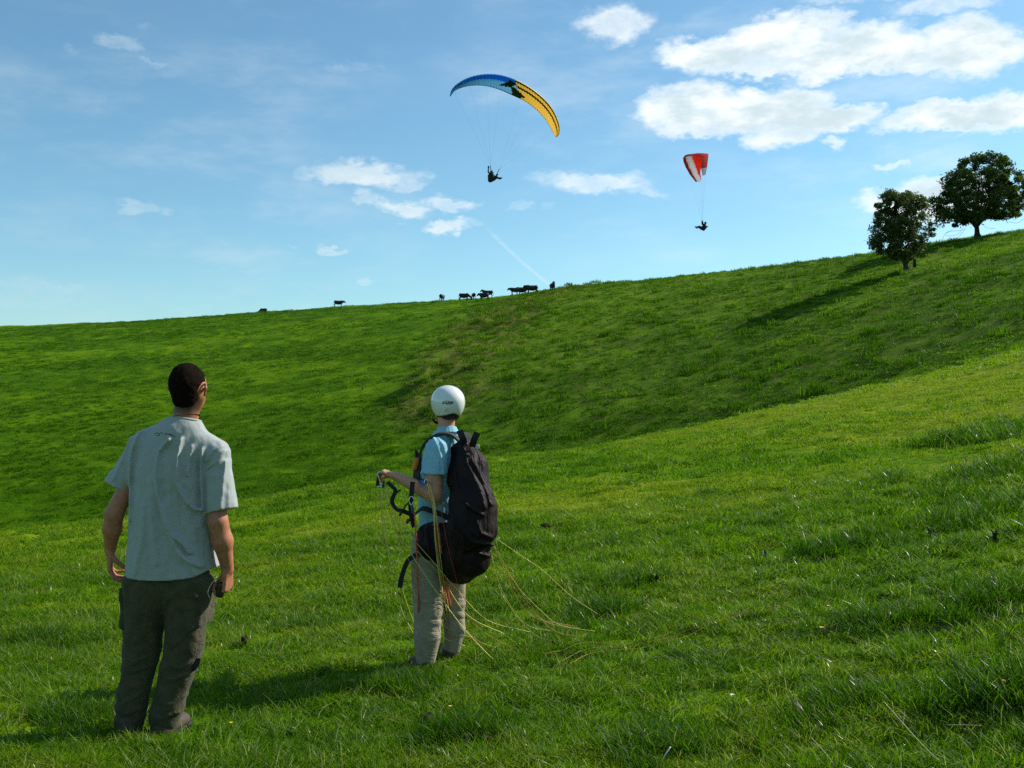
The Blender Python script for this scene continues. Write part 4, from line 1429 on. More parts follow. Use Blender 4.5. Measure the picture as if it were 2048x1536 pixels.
def polo(P):
    x, y, z = P.T
    d = union(sh2, P, 0.04)
    L = np.maximum(union(sl2, P, 0.03), (P - np.array(q2(868, 948, -0.15))) @ unit(np.array([-0.02, -0.05, -1])))
    Rr = np.maximum(union(sr2, P, 0.03), (P - np.array(q2(902, 950, 0.17))) @ unit(np.array([0.0, 0.2, -1])))
    d = smin(smin(d, L, 0.02), Rr, 0.02)
    for p, w, h in FPM:
        d = d - h * np.exp(-(curve_d2(x, z, p) / w) ** 2) * (y < 0.02)
    d = d - 0.008 * fbm(x / 0.06 + z, y / 0.07, z / 0.25, octv=3, seed=101) - 0.002 * vnoise(x / .02, y / .02, z / .03, 103)
    nk_ = np.array(q2(892, 864, 0.005)); nd_ = unit((-0.06, 0.16, 1)); Q = P - nk_; al = Q @ nd_
    rr = np.linalg.norm(Q - np.outer(al, nd_), axis=1)
    d = smax(d, -(np.maximum(rr - 0.060, -al - 0.03)), 0.006)
    d = np.maximum(d, al - 0.0)
    d = np.maximum(d, q2(0, 1062)[2] - z)
    return d
polo_o = sdf_obj('polo_shirt', polo, (-0.22, -0.28, 0.82), (0.24, 0.30, 1.56), 0.0055, M_POLO, man2, 1)
# turned-down collar: a flared band round the neck
def collar(P):
    nk_ = np.array(q2(893, 862, 0.004)); nd_ = unit((-0.06, 0.18, 1)); Q = P - nk_; al = Q @ nd_
    rr = np.linalg.norm(Q - np.outer(al, nd_), axis=1)
    tgt = 0.064 + np.clip(-al, -0.03, 0.05) * 0.45
    d = np.abs(rr - tgt) - 0.005
    d = np.maximum(d, np.abs(al + 0.006) - 0.024)
    return smax(d, np.minimum(P[:, 1] * 0 + 1, (P[:, 1] - 0.045 - nk_[1]) * 1.0), 0.01)
nkc = np.array(q2(893, 862, 0.004))
sdf_obj('collar', collar, nkc - 0.12, nkc + 0.12, 0.0045, M_POLO, polo_o, 1)

# trousers
tl = [(rcone(q2(862, 1090, -0.03), q2(890, 1090, 0.04), 0.125, 0.125), 0.04),
      (rcone(q2(857, 1110, -0.05), q2(857, 1215, -0.05), 0.112, 0.093), 0.02), (rcone(q2(857, 1215, -0.05), q2(856, 1268, -0.055), 0.093, 0.086), 0.02), (rcone(q2(856, 1268, -0.055), q2(853, 1318, -0.06), 0.086, 0.062), 0.02)]
tr = [(rcone(q2(900, 1110, 0.06), q2(906, 1215, 0.08), 0.098, 0.074), 0.02), (rcone(q2(906, 1215, 0.08), q2(908, 1262, 0.085), 0.074, 0.066), 0.02), (rcone(q2(908, 1262, 0.085), q2(902, 1312, 0.09), 0.066, 0.052), 0.02)]
def trous2(P):
    x, y, z = P.T
    a = union(tl, P, 0.03); b = union([tl[0]] + tr, P, 0.03)
    d = smin(a, b, 0.008)
    # bunched horizontal creases behind the knees
    kn = np.exp(-((z - q2(0, 1235)[2]) / 0.13) ** 2)
    kn2 = smoothstep(x + 0.0 * z, -0.10, 0.02)
    d = d - kn * kn2 * 0.0060 * vnoise(x / 0.09 + 3 * z, y / 0.12, (z + 0.25 * x) / 0.0125, 111)
    d = d - 0.006 * fbm(x / 0.06, y / 0.06, z / 0.12, octv=3, seed=113)
    pk = q2(0, 1196)[2]
    d = d - 0.004 * smoothstep(np.abs(z - pk), 0.012, 0.006) * (x < 0.0)     # thigh pocket welt
    d = np.maximum(d, q2(0, 1321)[2] - z)
    return d
tr_o = sdf_obj('trousers', trous2, (-0.22, -0.22, 0.0), (0.26, 0.26, 0.92), 0.0052, M_KHAKI, man2, 1)
for h_, t_ in ((q2(854, 1322, -0.075), q2(828, 1326, 0.03)), (q2(901, 1312, 0.085), q2(884, 1317, 0.19))):
    c0 = np.minimum(np.array(h_), np.array(t_)) - 0.09; c1 = np.maximum(np.array(h_), np.array(t_)) + 0.12
    s_o = sdf_obj('shoe', lambda P: shoe(P, h_, t_, 0.043), c0, c1, 0.006, M_SHOE, man2, 1)
    mid = (Vector(h_) + Vector(t_)) / 2; dirv = Vector(t_) - Vector(h_); yaw_ = math.atan2(dirv.y, dirv.x)
    cc = mid - Vector((0, 0, 0.028)); Ls = dirv.length / 2 + 0.042
    sdf_obj('sole', lambda P: d_prim(box(cc, (Ls, 0.045, 0.013), 0.011, rotm(0, 0, yaw_)), P), np.array(cc) - 0.2, np.array(cc) + 0.2, 0.008, M_SOLE, s_o, 1)

# ================================================================== harness with its big back pack, worn by the pilot
HB = man2.location
harn = thing('paragliding_harness', HB + Vector(q2(930, 1163, -0.2)), 'big dark paragliding harness bag with black straps on the white-helmeted pilot', 'harness')
HO = Vector(q2(930, 1163, -0.2))
def q2h(u, v, y=0.0): return tuple(Vector(q2(u, v, y)) - HO)
M_PACK = simple_mat('plum_black_nylon', (0.015, 0.0075, 0.0075), 0.62, 0.16, (34, 0.7, 0.006), 0.25, 9, sheen=0.0, weave=300, crease=(4.2, 1.7, 0.8, 0.024))
M_BLUEW = simple_mat('blue_webbing', (0.05, 0.12, 0.33), 0.7, 0.3)
M_STEEL = simple_mat('bright_steel', (0.6, 0.6, 0.62), 0.2, 0.5, metal=1.0)
M_ORANGE = simple_mat('orange_fabric', (0.62, 0.20, 0.02), 0.7, 0.3)
pk = [
    (rcone(q2h(932, 897, -0.10), q2h(945, 935, -0.17), 0.062, 0.095), 0.04),
    (rcone(q2h(908, 905, -0.06), q2h(916, 960, -0.13), 0.040, 0.070), 0.05),
    (rcone(q2h(945, 935, -0.17), q2h(948, 1010, -0.24), 0.095, 0.140), 0.05),
    (rcone(q2h(948, 1010, -0.24), q2h(946, 1048, -0.25), 0.140, 0.150), 0.05),
    (rcone(q2h(946, 1048, -0.25), q2h(936, 1088, -0.23), 0.148, 0.132), 0.04),
    (rcone(q2h(935, 1105, -0.20), q2h(922, 1125, -0.14), 0.150, 0.118), 0.03),
    (rcone(q2h(925, 1100, -0.14), q2h(876, 1083, -0.12), 0.140, 0.105), 0.05),
    (rcone(q2h(872, 1068, -0.11), q2h(868, 1085, -0.11), 0.085, 0.105), 0.04),
    (rcone(q2h(852, 1062, -0.11), q2h(945, 1062, -0.20), 0.045, 0.090), 0.04),
    (rcone(q2h(845, 1070, -0.06), q2h(845, 1098, -0.06), 0.040, 0.040), 0.03),
]
FK = [  # folds of the bag, photo pixels
    ([(930, 895), (938, 925), (952, 950), (965, 975), (972, 1005)], .012, .018),
    ([(912, 940), (918, 965), (930, 990), (950, 1008), (968, 1018)], .010, .018),
    ([(935, 905), (955, 930), (970, 960), (985, 1000)], .012, .012),
    ([(915, 1028), (935, 1050), (948, 1068), (975, 1075), (990, 1080)], .011, .018),
    ([(958, 1030), (965, 1052), (985, 1062)], .010, .012),
    ([(945, 1045), (960, 1058), (955, 1072)], .008, .010),
    ([(940, 1085), (962, 1092), (982, 1102)], .009, .012),
    ([(905, 1060), (915, 1100), (940, 1140)], .012, .009),
    ([(860, 1060), (865, 1100), (885, 1130)], .012, .010),
    ([(905, 960), (903, 1000), (915, 1040)], .012, .012),
]
FKM = [([(q2h(u, v)[0], q2h(u, v)[2]) for u, v in p], w, h) for p, w, h in FK]
def pack(P):
    x, y, z = P.T
    d = union(pk, P, 0.04)
    for p, w, h in FKM:
        d = d - h * np.exp(-(curve_d2(x, z, p) / w) ** 2)
    d = d - 0.012 * fbm(x / 0.10, y / 0.10, z / 0.16, octv=4, seed=121, gain=0.6)
    # crumple where the bag folds over the seat
    zc = q2h(0, 1092)[2]
    d = d + 0.022 * np.exp(-((z - zc - 0.35 * (x - 0.03)) / 0.014) ** 2) * smoothstep(x, -0.02, 0.05)
    return d
pko = sdf_obj('back_pack', pack, (-0.34, -0.28, -0.06), (0.28, 0.26, 0.94), 0.0065, M_PACK, harn, 1)
# top grab loops
for a, b, c in (((931, 890, -0.13), (927, 876, -0.18), (921, 862, -0.17)), ((946, 892, -0.20), (951, 878, -0.26), (957, 865, -0.26))):
    tube('grab_loop', spline([q2h(*a), q2h(*b), q2h(*c)], 10), 0, M_WEB, harn, flat=(0.040, 0.014, (0.15, -1, 0.1)))
# padded shoulder straps: over the shoulder, down the front
M_PAD = simple_mat('padded_strap', (0.035, 0.037, 0.035), 0.75, 0.3, (120, 0.5, 0.002))
ls = spline([q2h(925, 888, -0.09), q2h(908, 873, -0.09), q2h(888, 868, -0.085), q2h(866, 875, -0.055), q2h(848, 893, -0.015), q2h(838, 918, -0.01), q2h(835, 950, -0.05), q2h(835, 985, -0.09)], 40)
tube('shoulder_strap', ls, 0, M_PAD, harn, flat=(0.058, 0.014, (-0.35, -0.1, 0.9)))
rs_ = spline([q2h(940, 885, 0.0), q2h(930, 872, 0.06), q2h(915, 872, 0.13), q2h(890, 890, 0.2), q2h(872, 930, 0.2), q2h(865, 985, 0.18)], 30)
tube('shoulder_strap', rs_, 0, M_PAD, harn, flat=(0.058, 0.014, (-0.2, 0.3, 0.9)))
# white tag / adjuster beside the pack
tube('adjuster_strap', spline([q2h(925, 880, -0.06), q2h(935, 896, -0.10), q2h(938, 905, -0.14)], 8), 0, M_PAD, harn, flat=(0.03, 0.006, (0, -1, 0.3)))
sdf_obj('buckle', lambda P: d_prim(box(q2h(957, 893, -0.23), (0.012, 0.006, 0.016), 0.004), P) , np.array(q2h(957, 893, -0.23)) - .04, np.array(q2h(957, 893, -0.23)) + .04, 0.004, simple_mat('grey_plastic', (0.45, 0.46, 0.45), 0.4), harn, 1)
# orange release handle on the chest
sdf_obj('release_handle', lambda P: d_prim(rcone(q2h(834, 922, -0.035), q2h(830, 938, -0.05), 0.018, 0.017), P), np.array(q2h(832, 930, -0.04)) - .08, np.array(q2h(832, 930, -0.04)) + .08, 0.005, M_ORANGE, harn, 1)
tube('chest_webbing', spline([q2h(836, 915, 0.0), q2h(831, 905, 0.01), q2h(832, 925, 0.02), q2h(834, 955, 0.0)], 16), 0, M_WEB, harn, flat=(0.035, 0.006, (-1, -0.4, 0)))
# riser webbing falling in front of the forearm to the hip, with its shackle
tube('main_webbing', spline([q2h(832, 960, -0.235), q2h(830, 985, -0.238), q2h(828, 1000, -0.23), q2h(829, 1030, -0.19), q2h(833, 1050, -0.16)], 18), 0, M_WEB, harn, flat=(0.030, 0.005, (0.1, -1, 0)))
tube('hip_webbing', spline([q2h(831, 1028, -0.16), q2h(850, 1012, -0.22), q2h(868, 1016, -0.235), q2h(890, 1024, -0.235), q2h(920, 1040, -0.25)], 22), 0, M_WEB, harn, flat=(0.040, 0.006, (0.0, -0.6, 0.8)))
tube('waist_webbing', spline([q2h(836, 960, -0.06), q2h(846, 958, -0.17), q2h(852, 963, -0.215)], 12), 0, M_WEB, harn, flat=(0.030, 0.005, (0, -0.5, 0.9)))
def carab(c, parent, rr=0.020):
    pts = [Vector(c) + Vector((rr * 0.7 * math.cos(2 * math.pi * i / 20), 0.0, rr * 1.3 * math.sin(2 * math.pi * i / 20))) for i in range(21)]
    return tube('karabiner', pts, 0.0042, M_STEEL, parent, 6)
carab(q2h(830, 996, -0.245), harn); carab(q2h(858, 962, -0.235), harn, 0.016)
tube('blue_loop', spline([q2h(848, 958, -0.21), q2h(852, 963, -0.235), q2h(857, 966, -0.24)], 8), 0, M_BLUEW, harn, flat=(0.020, 0.006, (0.3, -1, 0.3)))
tube('blue_loop', spline([q2h(829, 1000, -0.235), q2h(831, 1010, -0.23), q2h(832, 1020, -0.21)], 8), 0, M_BLUEW, harn, flat=(0.020, 0.006, (0.3, -1, 0.1)))
# leg strap hanging loose with its folded end
tube('leg_strap', spline([q2h(850, 1096, -0.16), q2h(835, 1105, -0.16), q2h(822, 1114, -0.15), q2h(814, 1130, -0.15), q2h(808, 1150, -0.15), q2h(805, 1168, -0.15)], 26), 0, M_WEB, harn, flat=(0.030, 0.008, (0, -1, 0.15)))
# looped risers between the raised hand and the hip
tube('riser', spline([q2h(780, 963, -0.14), q2h(790, 972, -0.15), q2h(796, 980, -0.15), q2h(790, 995, -0.15), q2h(791, 1006, -0.15), q2h(800, 1016, -0.16), q2h(812, 1018, -0.17), q2h(826, 1024, -0.17)], 44), 0, M_WEB, harn, flat=(0.024, 0.010, (0.3, -1, 0)))
tube('riser', spline([q2h(806, 978, -0.14), q2h(800, 982, -0.15), q2h(794, 988, -0.155), q2h(791, 1000, -0.155), q2h(797, 1012, -0.15), q2h(812, 1022, -0.16), q2h(826, 1028, -0.16)], 36), 0.0055, M_WEB, harn, 6)
tube('riser', spline([q2h(826, 1000, -0.2), q2h(818, 1006, -0.2), q2h(814, 1014, -0.19), q2h(814, 1020, -0.18)], 14), 0.005, M_WEB, harn, 6)
sdf_obj('pulley', lambda P: d_prim(rcone(q2h(808, 1020, -0.18), q2h(806, 1026, -0.18), 0.010, 0.009), P), np.array(q2h(807, 1023, -0.18)) - .04, np.array(q2h(807, 1023, -0.18)) + .04, 0.004, M_BLACK, harn, 1)
sdf_obj('pulley', lambda P: d_prim(rcone(q2h(822, 1036, -0.18), q2h(820, 1040, -0.18), 0.012, 0.010), P), np.array(q2h(821, 1038, -0.18)) - .04, np.array(q2h(821, 1038, -0.18)) + .04, 0.004, simple_mat('dark_red_fabric', (0.2, 0.02, 0.02), 0.7), harn, 1)

# ================================================================== paraglider lines gathered in the hand and trailing over the grass
lines = thing('paraglider_lines', HB + Vector(q2(855, 966, -0.24)), 'thin yellow, orange and red lines fanning from the pilot\'s hand and hip to the grass', 'lines')
LO = Vector(q2(855, 966, -0.24)) + HB
def lw(u, v, dist):
    """world point at photo pixel and distance along y"""
    d = px_dir(u, v)
    return Vector((d.x / d.y * dist, dist, d.z / d.y * dist))
M_LY = simple_mat('yellow_line', (0.78, 0.68, 0.20), 0.6, 0.3)
M_LO = simple_mat('orange_line', (0.72, 0.32, 0.10), 0.6, 0.3)
M_LR = simple_mat('red_line', (0.50, 0.06, 0.05), 0.6, 0.3)
M_LG = simple_mat('grey_line', (0.035, 0.035, 0.04), 0.7, 0.3)
def hang(pxs, mat, rad=0.0011, end_ground=True, n=30):
    pxs = [list(p) for p in pxs]
    if end_ground:
        gx_, gy_ = ray_ground(pxs[-1][0], pxs[-1][1])
        m_ = len(pxs) - 1
        d0 = pxs[0][2]
        late = pxs[m_ - 1][2]
        for i_ in range(1, m_ + 1):
            f_ = (i_ / m_) ** 2.5
            pxs[i_][2] = pxs[i_][2] * (1 - f_) + gy_ * f_
    pts = [lw(*p) for p in pxs]
    if end_ground:
        pts[-1].z = gz(pts[-1].x, pts[-1].y) + 0.035
    pts = [p - LO for p in spline(pts, n)]
    return tube('line', pts, rad * 1.35, mat, lines, 4)
DY = 6.5
# from the raised hand
hang([(762, 972, 6.38), (765, 1040, 6.37), (778, 1110, 6.35), (798, 1200, 6.3), (830, 1270, 6.25), (868, 1300, 6.2)], M_LY, 0.0015)
hang([(768, 975, 6.38), (785, 1050, 6.37), (808, 1130, 6.33), (840, 1210, 6.3), (880, 1270, 6.25), (930, 1312, 6.2)], M_LY, 0.0015)
hang([(770, 975, 6.38), (805, 1075, 6.35), (850, 1150, 6.25), (885, 1200, 6.2), (930, 1260, 6.15), (985, 1330, 6.1)], M_LY, 0.0015)
hang([(772, 975, 6.38), (800, 1050, 6.36), (842, 1110, 6.25), (880, 1150, 6.15), (935, 1230, 6.1), (1010, 1290, 6.1)], M_LY, 0.0013)
hang([(764, 975, 6.38), (770, 1060, 6.37), (788, 1160, 6.33), (812, 1240, 6.3), (850, 1295, 6.28)], M_LY, 0.0012)
hang([(756, 980, 6.38), (750, 1020, 6.38), (757, 1060, 6.36), (775, 1110, 6.35)], M_LO, 0.0008, False)
hang([(759, 980, 6.38), (768, 1080, 6.36), (786, 1150, 6.33), (815, 1235, 6.3)], M_LR, 0.0007, False)
hang([(766, 975, 6.38), (792, 1060, 6.36), (822, 1130, 6.3), (862, 1205, 6.25), (900, 1262, 6.2), (950, 1300, 6.2)], M_LO, 0.0013)
hang([(774, 974, 6.38), (815, 1060, 6.33), (870, 1128, 6.2), (915, 1180, 6.12), (975, 1240, 6.1), (1060, 1285, 6.1)], M_LY, 0.0013)
hang([(763, 975, 6.38), (775, 1090, 6.36), (795, 1150, 6.34), (822, 1230, 6.3), (842, 1290, 6.25)], M_LY, 0.0013)
# bundle from the hip shackle, straight down then away to the grass
rb = random.Random(5)
for i in range(15):
    t = i / 14
    j = lambda s: rb.uniform(-s, s)
    mat = (M_LY, M_LO, M_LR, M_LO, M_LR)[i % 5]
    if i < 4: mat = M_LY
    end = (905 + 14 * t + j(4), 1298 + j(8), 6.25)
    hang([(857 + j(2), 967, 6.255), (866 + j(3) + 2 * t, 1010, 6.24), (870 + 10 * t + j(2), 1070, 6.14), (878 + 12 * t + j(3), 1150, 6.12), (890 + 14 * t + j(3), 1230, 6.15), end], mat, 0.0010 + 0.0004 * (i % 3 == 1))
# red bundle from the front webbing to the left shoe
for i in range(7):
    j = lambda s: rb.uniform(-s, s)
    hang([(829 + j(1), 1024, 6.28), (832 + j(1.5), 1080, 6.27), (836 + j(2), 1160, 6.28), (838 + j(2), 1240, 6.3), (840 + j(3), 1300, 6.3), (848 + j(6), 1322, 6.25)], (M_LR, M_LR, M_LO)[i % 3], 0.0012)
hang([(880, 1010, 6.15), (893, 1080, 6.13), (905, 1130, 6.15), (915, 1165, 6.2), (935, 1210, 6.3)], M_LR, 0.0010, False)
# lines that sweep from behind the bag out to the right
for k_, (a, b, c, dd, e, mt) in enumerate([
    ((985, 1088), (1005, 1130), (1030, 1190), (1070, 1235), (1150, 1268), M_LO), ((986, 1092), (1015, 1150), (1050, 1205), (1095, 1245), (1160, 1275), M_LO),
    ((988, 1090), (1030, 1165), (1075, 1215), (1120, 1250), (1190, 1280), M_LY), ((990, 1075), (1040, 1110), (1085, 1140), (1140, 1190), (1200, 1240), M_LY),
    ((980, 1100), (996, 1160), (1020, 1210), (1055, 1250), (1100, 1282), M_LY), ((928, 1225), (950, 1250), (985, 1275), (1040, 1300), (1110, 1320), M_LO),
    ((926, 1290), (945, 1320), (970, 1345), (1000, 1365), (1040, 1390), M_LY), ((985, 1085), (1022, 1150), (1062, 1212), (1110, 1262), (1180, 1290), M_LO),
    ((930, 1260), (962, 1285), (1010, 1300), (1060, 1312), (1130, 1330), M_LO), ((984, 1110), (1000, 1180), (1040, 1240), (1080, 1275), (1130, 1300), M_LY)]):
    hang([(*a, 6.35), (*b, 6.5), (*c, 6.6), (*dd, 6.7), (*e, 6.8)], mt, 0.0010)
# the lines lying on the grass away to the glider, outside the frame on the right
trail_l = thing('glider_lines', (0, 0, 0), 'dark bundle of lines lying through the grass towards the right edge of the field', 'lines')
def lay(pxs, rad, mat, lift=0.05):
    g = []
    for u, v in pxs:
        x_, y_ = ray_ground(u, v)
        g.append((x_, y_, 0))
    pts = spline(g, 50)
    out = []
    for p in pts:
        out.append((p.x + rb.uniform(-.003, .003), p.y, gz(p.x, p.y) + lift + 0.012 * math.sin(p.x * 5)))
    return tube('line', out, rad, mat, trail_l, 4)
for i in range(4):
    o_ = i * 4.0
    lay([(1300, 1322 + o_ * .3), (1500, 1290 + o_), (1650, 1262 + o_), (1850, 1258 + o_ * 0.7), (1950, 1240 + o_ * .5), (2090, 1216 + o_ * .5)], 0.0014, M_LG, 0.035)
for i in range(3):
    o_ = i * 4.0
    lay([(1440, 1262 + o_), (1620, 1235 + o_), (1800, 1210 + o_), (2090, 1180 + o_)], 0.0012, M_LG, 0.03)
for i in range(3):
    o_ = i * 9.0
    lay([(1085 + 3 * o_, 1326 + o_ + 4 * (i % 2)), (1180, 1300 + o_), (1260, 1292 + o_ * .6), (1360, 1262 + o_), (1450, 1246 + o_ * .4), (1560, 1220 + o_ * .7)], 0.0009, M_LO, 0.035)
# brake handle in the hand
brk = thing('brake_handle', HB + Vector(q2(764, 960, -0.10)), 'black brake handle with white cord held in the raised hand', 'brake handle')
BO = Vector(q2(764, 960, -0.10))
tube('grip', [Vector(q2(u, v, y)) - BO for u, v, y in ((765, 945, -0.14), (762, 955, -0.14), (760, 972, -0.13))], 0.011, M_BLACK, brk, 8)
tube('cord', [p - BO for p in spline([Vector(q2(u, v, y)) for u, v, y in ((764, 943, -0.155), (762, 947, -0.16), (766, 960, -0.165), (770, 975, -0.16))], 12)], 0.003, simple_mat('white_cord', (0.7, 0.65, 0.5), 0.7), brk, 6)
tube('swivel', [Vector(q2(u, v, y)) - BO for u, v, y in ((760, 971, -0.14), (768, 973, -0.14))], 0.007, M_STEEL, brk, 8)
tube('grip', [Vector(q2(u, v, y)) - BO for u, v, y in ((773, 962, -0.13), (772, 970, -0.14), (771, 974, -0.14))], 0.006, M_BLACK, brk, 6)
# ================================================================== trees on the skyline
M_BARK = simple_mat('dark_bark', (0.055, 0.043, 0.034), 0.95, 0.1, (3.0, 0.8, 0.05), 0.3, 3)
def leaf_material(name, base, base2):
    m, t = mat_new(name)
    v = t.n('ShaderNodeAttribute', attribute_name='shade').outputs['Fac']
    c = t.mix(v, base, base2)
    b = t.n('ShaderNodeBsdfPrincipled')
    t.l(c, b.inputs['Base Color'])
    b.inputs['Roughness'].default_value = 0.55
    b.inputs['Specular IOR Level'].default_value = 0.25
    tr = t.n('ShaderNodeBsdfTranslucent')
    t.l(t.mix(1.0, c, (1.1, 1.2, 0.6), 'MULTIPLY'), tr.inputs[0])
    mx = t.n('ShaderNodeMixShader'); mx.inputs[0].default_value = 0.40
    t.l(b.outputs[0], mx.inputs[1]); t.l(tr.outputs[0], mx.inputs[2]); t.l(mx.outputs[0], t.out.inputs[0])
    return m
M_LEAF_A = leaf_material('ash_leaves', (0.030, 0.060, 0.012), (0.085, 0.130, 0.026))
M_LEAF_B = leaf_material('thorn_leaves', (0.040, 0.064, 0.014), (0.100, 0.130, 0.032))


def in_poly(u, v, poly):
    c = False; n = len(poly)
    for i in range(n):
        (x1, y1), (x2, y2) = poly[i], poly[i - 1]
        if (y1 > v) != (y2 > v) and u < (x2 - x1) * (v - y1) / (y2 - y1) + x1: c = not c
    return c


def tree(name_label, base, poly, stems, mat, ncl, leaves, leaf, seed, clr, group=None, holes=()):
    rng = random.Random(seed)
    bx, by = ray_ground(base[0], base[1], 20)
    z0 = gz(bx, by)
    k = by / FPX
    t = thing('tree', (bx, by, z0), name_label, 'tree', group)
    def loc(u, v, y=0.0): return Vector(((u - base[0]) * k, y, (base[1] - v) * k))
    us = [p[0] for p in poly]; vs = [p[1] for p in poly]
    uc, vc = (min(us) + max(us)) / 2, (min(vs) + max(vs)) / 2
    hw, hh = (max(us) - min(us)) / 2, (max(vs) - min(vs)) / 2
    cl = []
    tries = 0
    while len(cl) < ncl and tries < 60000:
        tries += 1
        u = rng.uniform(min(us), max(us)); v = rng.uniform(min(vs), max(vs))
        if not in_poly(uc + (u - uc) / 0.93, vc + 3 + (v - vc) / 0.95, poly): continue
        if any(math.hypot(u - a, v - b) < r for a, b, r in holes) and rng.random() < 0.93: continue
        q = ((u - uc) / hw) ** 2 + ((v - vc) / hh) ** 2
        hd = hw * k * 0.9 * math.sqrt(max(0.06, 1.05 - min(1, q)))
        y = rng.uniform(-hd, hd)
        p = loc(u, v, y)
        if all((p - c).length > clr * 0.70 for c in cl): cl.append(p)
    # limbs
    V, F = [], []
    nodes = []
    def seg(a, b, ra, rb, n=7):
        d = (b - a).normalized()
        s = d.cross(Vector((0.2, 1, 0.1))).normalized(); u_ = s.cross(d)
        k0 = len(V)
        for p, r in ((a, ra), (b, rb)):
            for i in range(n):
                an = 2 * math.pi * i / n
                V.append(p + (s * math.cos(an) + u_ * math.sin(an)) * r)
        for i in range(n):
            F.append((k0 + i, k0 + (i + 1) % n, k0 + n + (i + 1) % n, k0 + n + i))
    for st in stems:
        pts = spline([loc(*p) for p in st[0]], 12)
        r0, r1 = st[1], st[2]
        for i in range(len(pts) - 1):
            fa, fb = i / (len(pts) - 1), (i + 1) / (len(pts) - 1)
            flare = 1 + 0.6 * max(0, 1 - i / 2.0)
            seg(pts[i], pts[i + 1], (r0 + (r1 - r0) * fa) * flare, (r0 + (r1 - r0) * fb) * (1 + 0.6 * max(0, 1 - (i + 1) / 2.0)), 10)
            if fb > 0.32: nodes.append((pts[i + 1], (r0 + (r1 - r0) * fb)))
    top = nodes[0][0]
    for c in sorted(cl, key=lambda p: (p - top).length):
        best = min(nodes, key=lambda nd: (nd[0] - c).length + max(0, nd[0].z - c.z) * 1.2)
        a = best[0]
        r = max(0.018, min(best[1] * 0.6, 0.02 + 0.02 * (c - a).length))
        m1 = a.lerp(c, 0.5) + Vector((rng.uniform(-.1, .1), rng.uniform(-.1, .1), rng.uniform(-.05, .15))) * (c - a).length
        seg(a, m1, r, r * 0.75, 5); seg(m1, c, r * 0.75, r * 0.5, 5)
        nodes.append((m1, r * 0.8)); nodes.append((c, r * 0.55))
    me = bpy.data.meshes.new('trunk'); me.from_pydata([tuple(v) for v in V], [], F)
    me.materials.append(M_BARK); me.polygons.foreach_set('use_smooth', [True] * len(F))
    link(bpy.data.objects.new('trunk', me), t)
    # leaves: loose sprays round every branch end
    rg = np.random.default_rng(seed)
    allV, allS = [], []
    for c in cl:
        n = int(leaves * rg.uniform(0.6, 1.3))
        rad = clr * rg.uniform(0.5, 1.3)
        dirs = rg.normal(size=(n, 3)); dirs /= np.linalg.norm(dirs, axis=1)[:, None]
        rr = rad * rg.uniform(0.15, 1.0, n) ** 0.6
        P = np.array(c) + dirs * rr[:, None] * np.array([1.0, 1.0, 0.72])
        P += 0.25 * rad * rg.normal(size=(n, 3)) * (rg.random(n) < 0.2)[:, None]
        a = rg.normal(size=(n, 3)); a /= np.linalg.norm(a, axis=1)[:, None]
        b = np.cross(a, rg.normal(size=(n, 3))); b /= np.linalg.norm(b, axis=1)[:, None]
        s = leaf * rg.uniform(0.4, 1.35, n)[:, None]
        q = np.stack([P - a * s, P - b * s * 0.45, P + a * s, P + b * s * 0.45], 1)
        allV.append(q.reshape(-1, 3))
        cs = rg.uniform(0.0, 0.7)
        allS.append(np.repeat(np.clip(cs + rg.uniform(0, 0.35, n), 0, 1), 4))
    VV = np.concatenate(allV)
    FF = np.arange(len(VV)).reshape(-1, 4)
    cr = mesh_np('crown', VV, FF, mat, t, smooth=False)
    at = cr.data.attributes.new('shade', 'FLOAT', 'POINT')
    at.data.foreach_set('value', np.concatenate(allS).astype(np.float32))
    return t, loc, k

P2 = [(1872, 458), (1890, 432), (1866, 402), (1888, 396), (1890, 370), (1905, 342), (1930, 324), (1960, 318), (1990, 322), (2015, 332), (2030, 352), (2038, 385), (2050, 420), (2044, 442), (2020, 448), (1990, 452), (1960, 446), (1930, 458), (1900, 466)]
t2, loc2, kk2 = tree('large round-crowned tree on a bare upright trunk, farther up the right skyline', (1955, 482), P2,
     [([(1955, 484, 0), (1954, 465, 0), (1953, 440, 0), (1956, 405, 0), (1960, 370, 0)], 0.36, 0.10), ([(1954, 462, 0), (1935, 440, 0.4), (1915, 415, 0.6)], 0.16, 0.06), ([(1954, 458, 0), (1980, 430, -0.5), (2005, 405, -1.0)], 0.17, 0.06),
      ([(1953, 455, 0), (1960, 430, -2), (1965, 410, -3)], 0.15, 0.06), ([(1953, 455, 0), (1948, 430, 2), (1945, 410, 3)], 0.15, 0.06)],
     M_LEAF_A, 250, 150, 0.19, 5, 0.82, holes=((1950, 357, 9), (1925, 385, 6), (1930, 405, 5), (1948, 382, 5)))
# bare drooping twigs below the crown
for i, tw in enumerate([[(1925, 462, 0), (1915, 474, -.5), (1900, 480, -.8), (1884, 480, -1)], [(1930, 463, 0), (1912, 470, -1), (1892, 472, -1.4), (1880, 476, -1.6)], [(1935, 462, .6), (1922, 478, .8), (1905, 484, 1)],
                        [(2020, 450, 0), (2035, 452, 0), (2048, 444, 0)], [(1965, 455, 0), (1975, 462, 0), (1990, 463, 0)], [(1905, 466, 0), (1893, 474, .5), (1888, 486, .5)]]):
    tube('twig', spline([loc2(*p) for p in tw], 10), 0.017, M_BARK, t2, 4)
P1 = [(1756, 396), (1775, 381), (1800, 385), (1822, 383), (1845, 400), (1850, 430), (1856, 446), (1868, 464), (1858, 484), (1842, 498), (1828, 516), (1800, 522), (1770, 516), (1748, 503), (1738, 486), (1754, 470), (1747, 440), (1754, 420)]
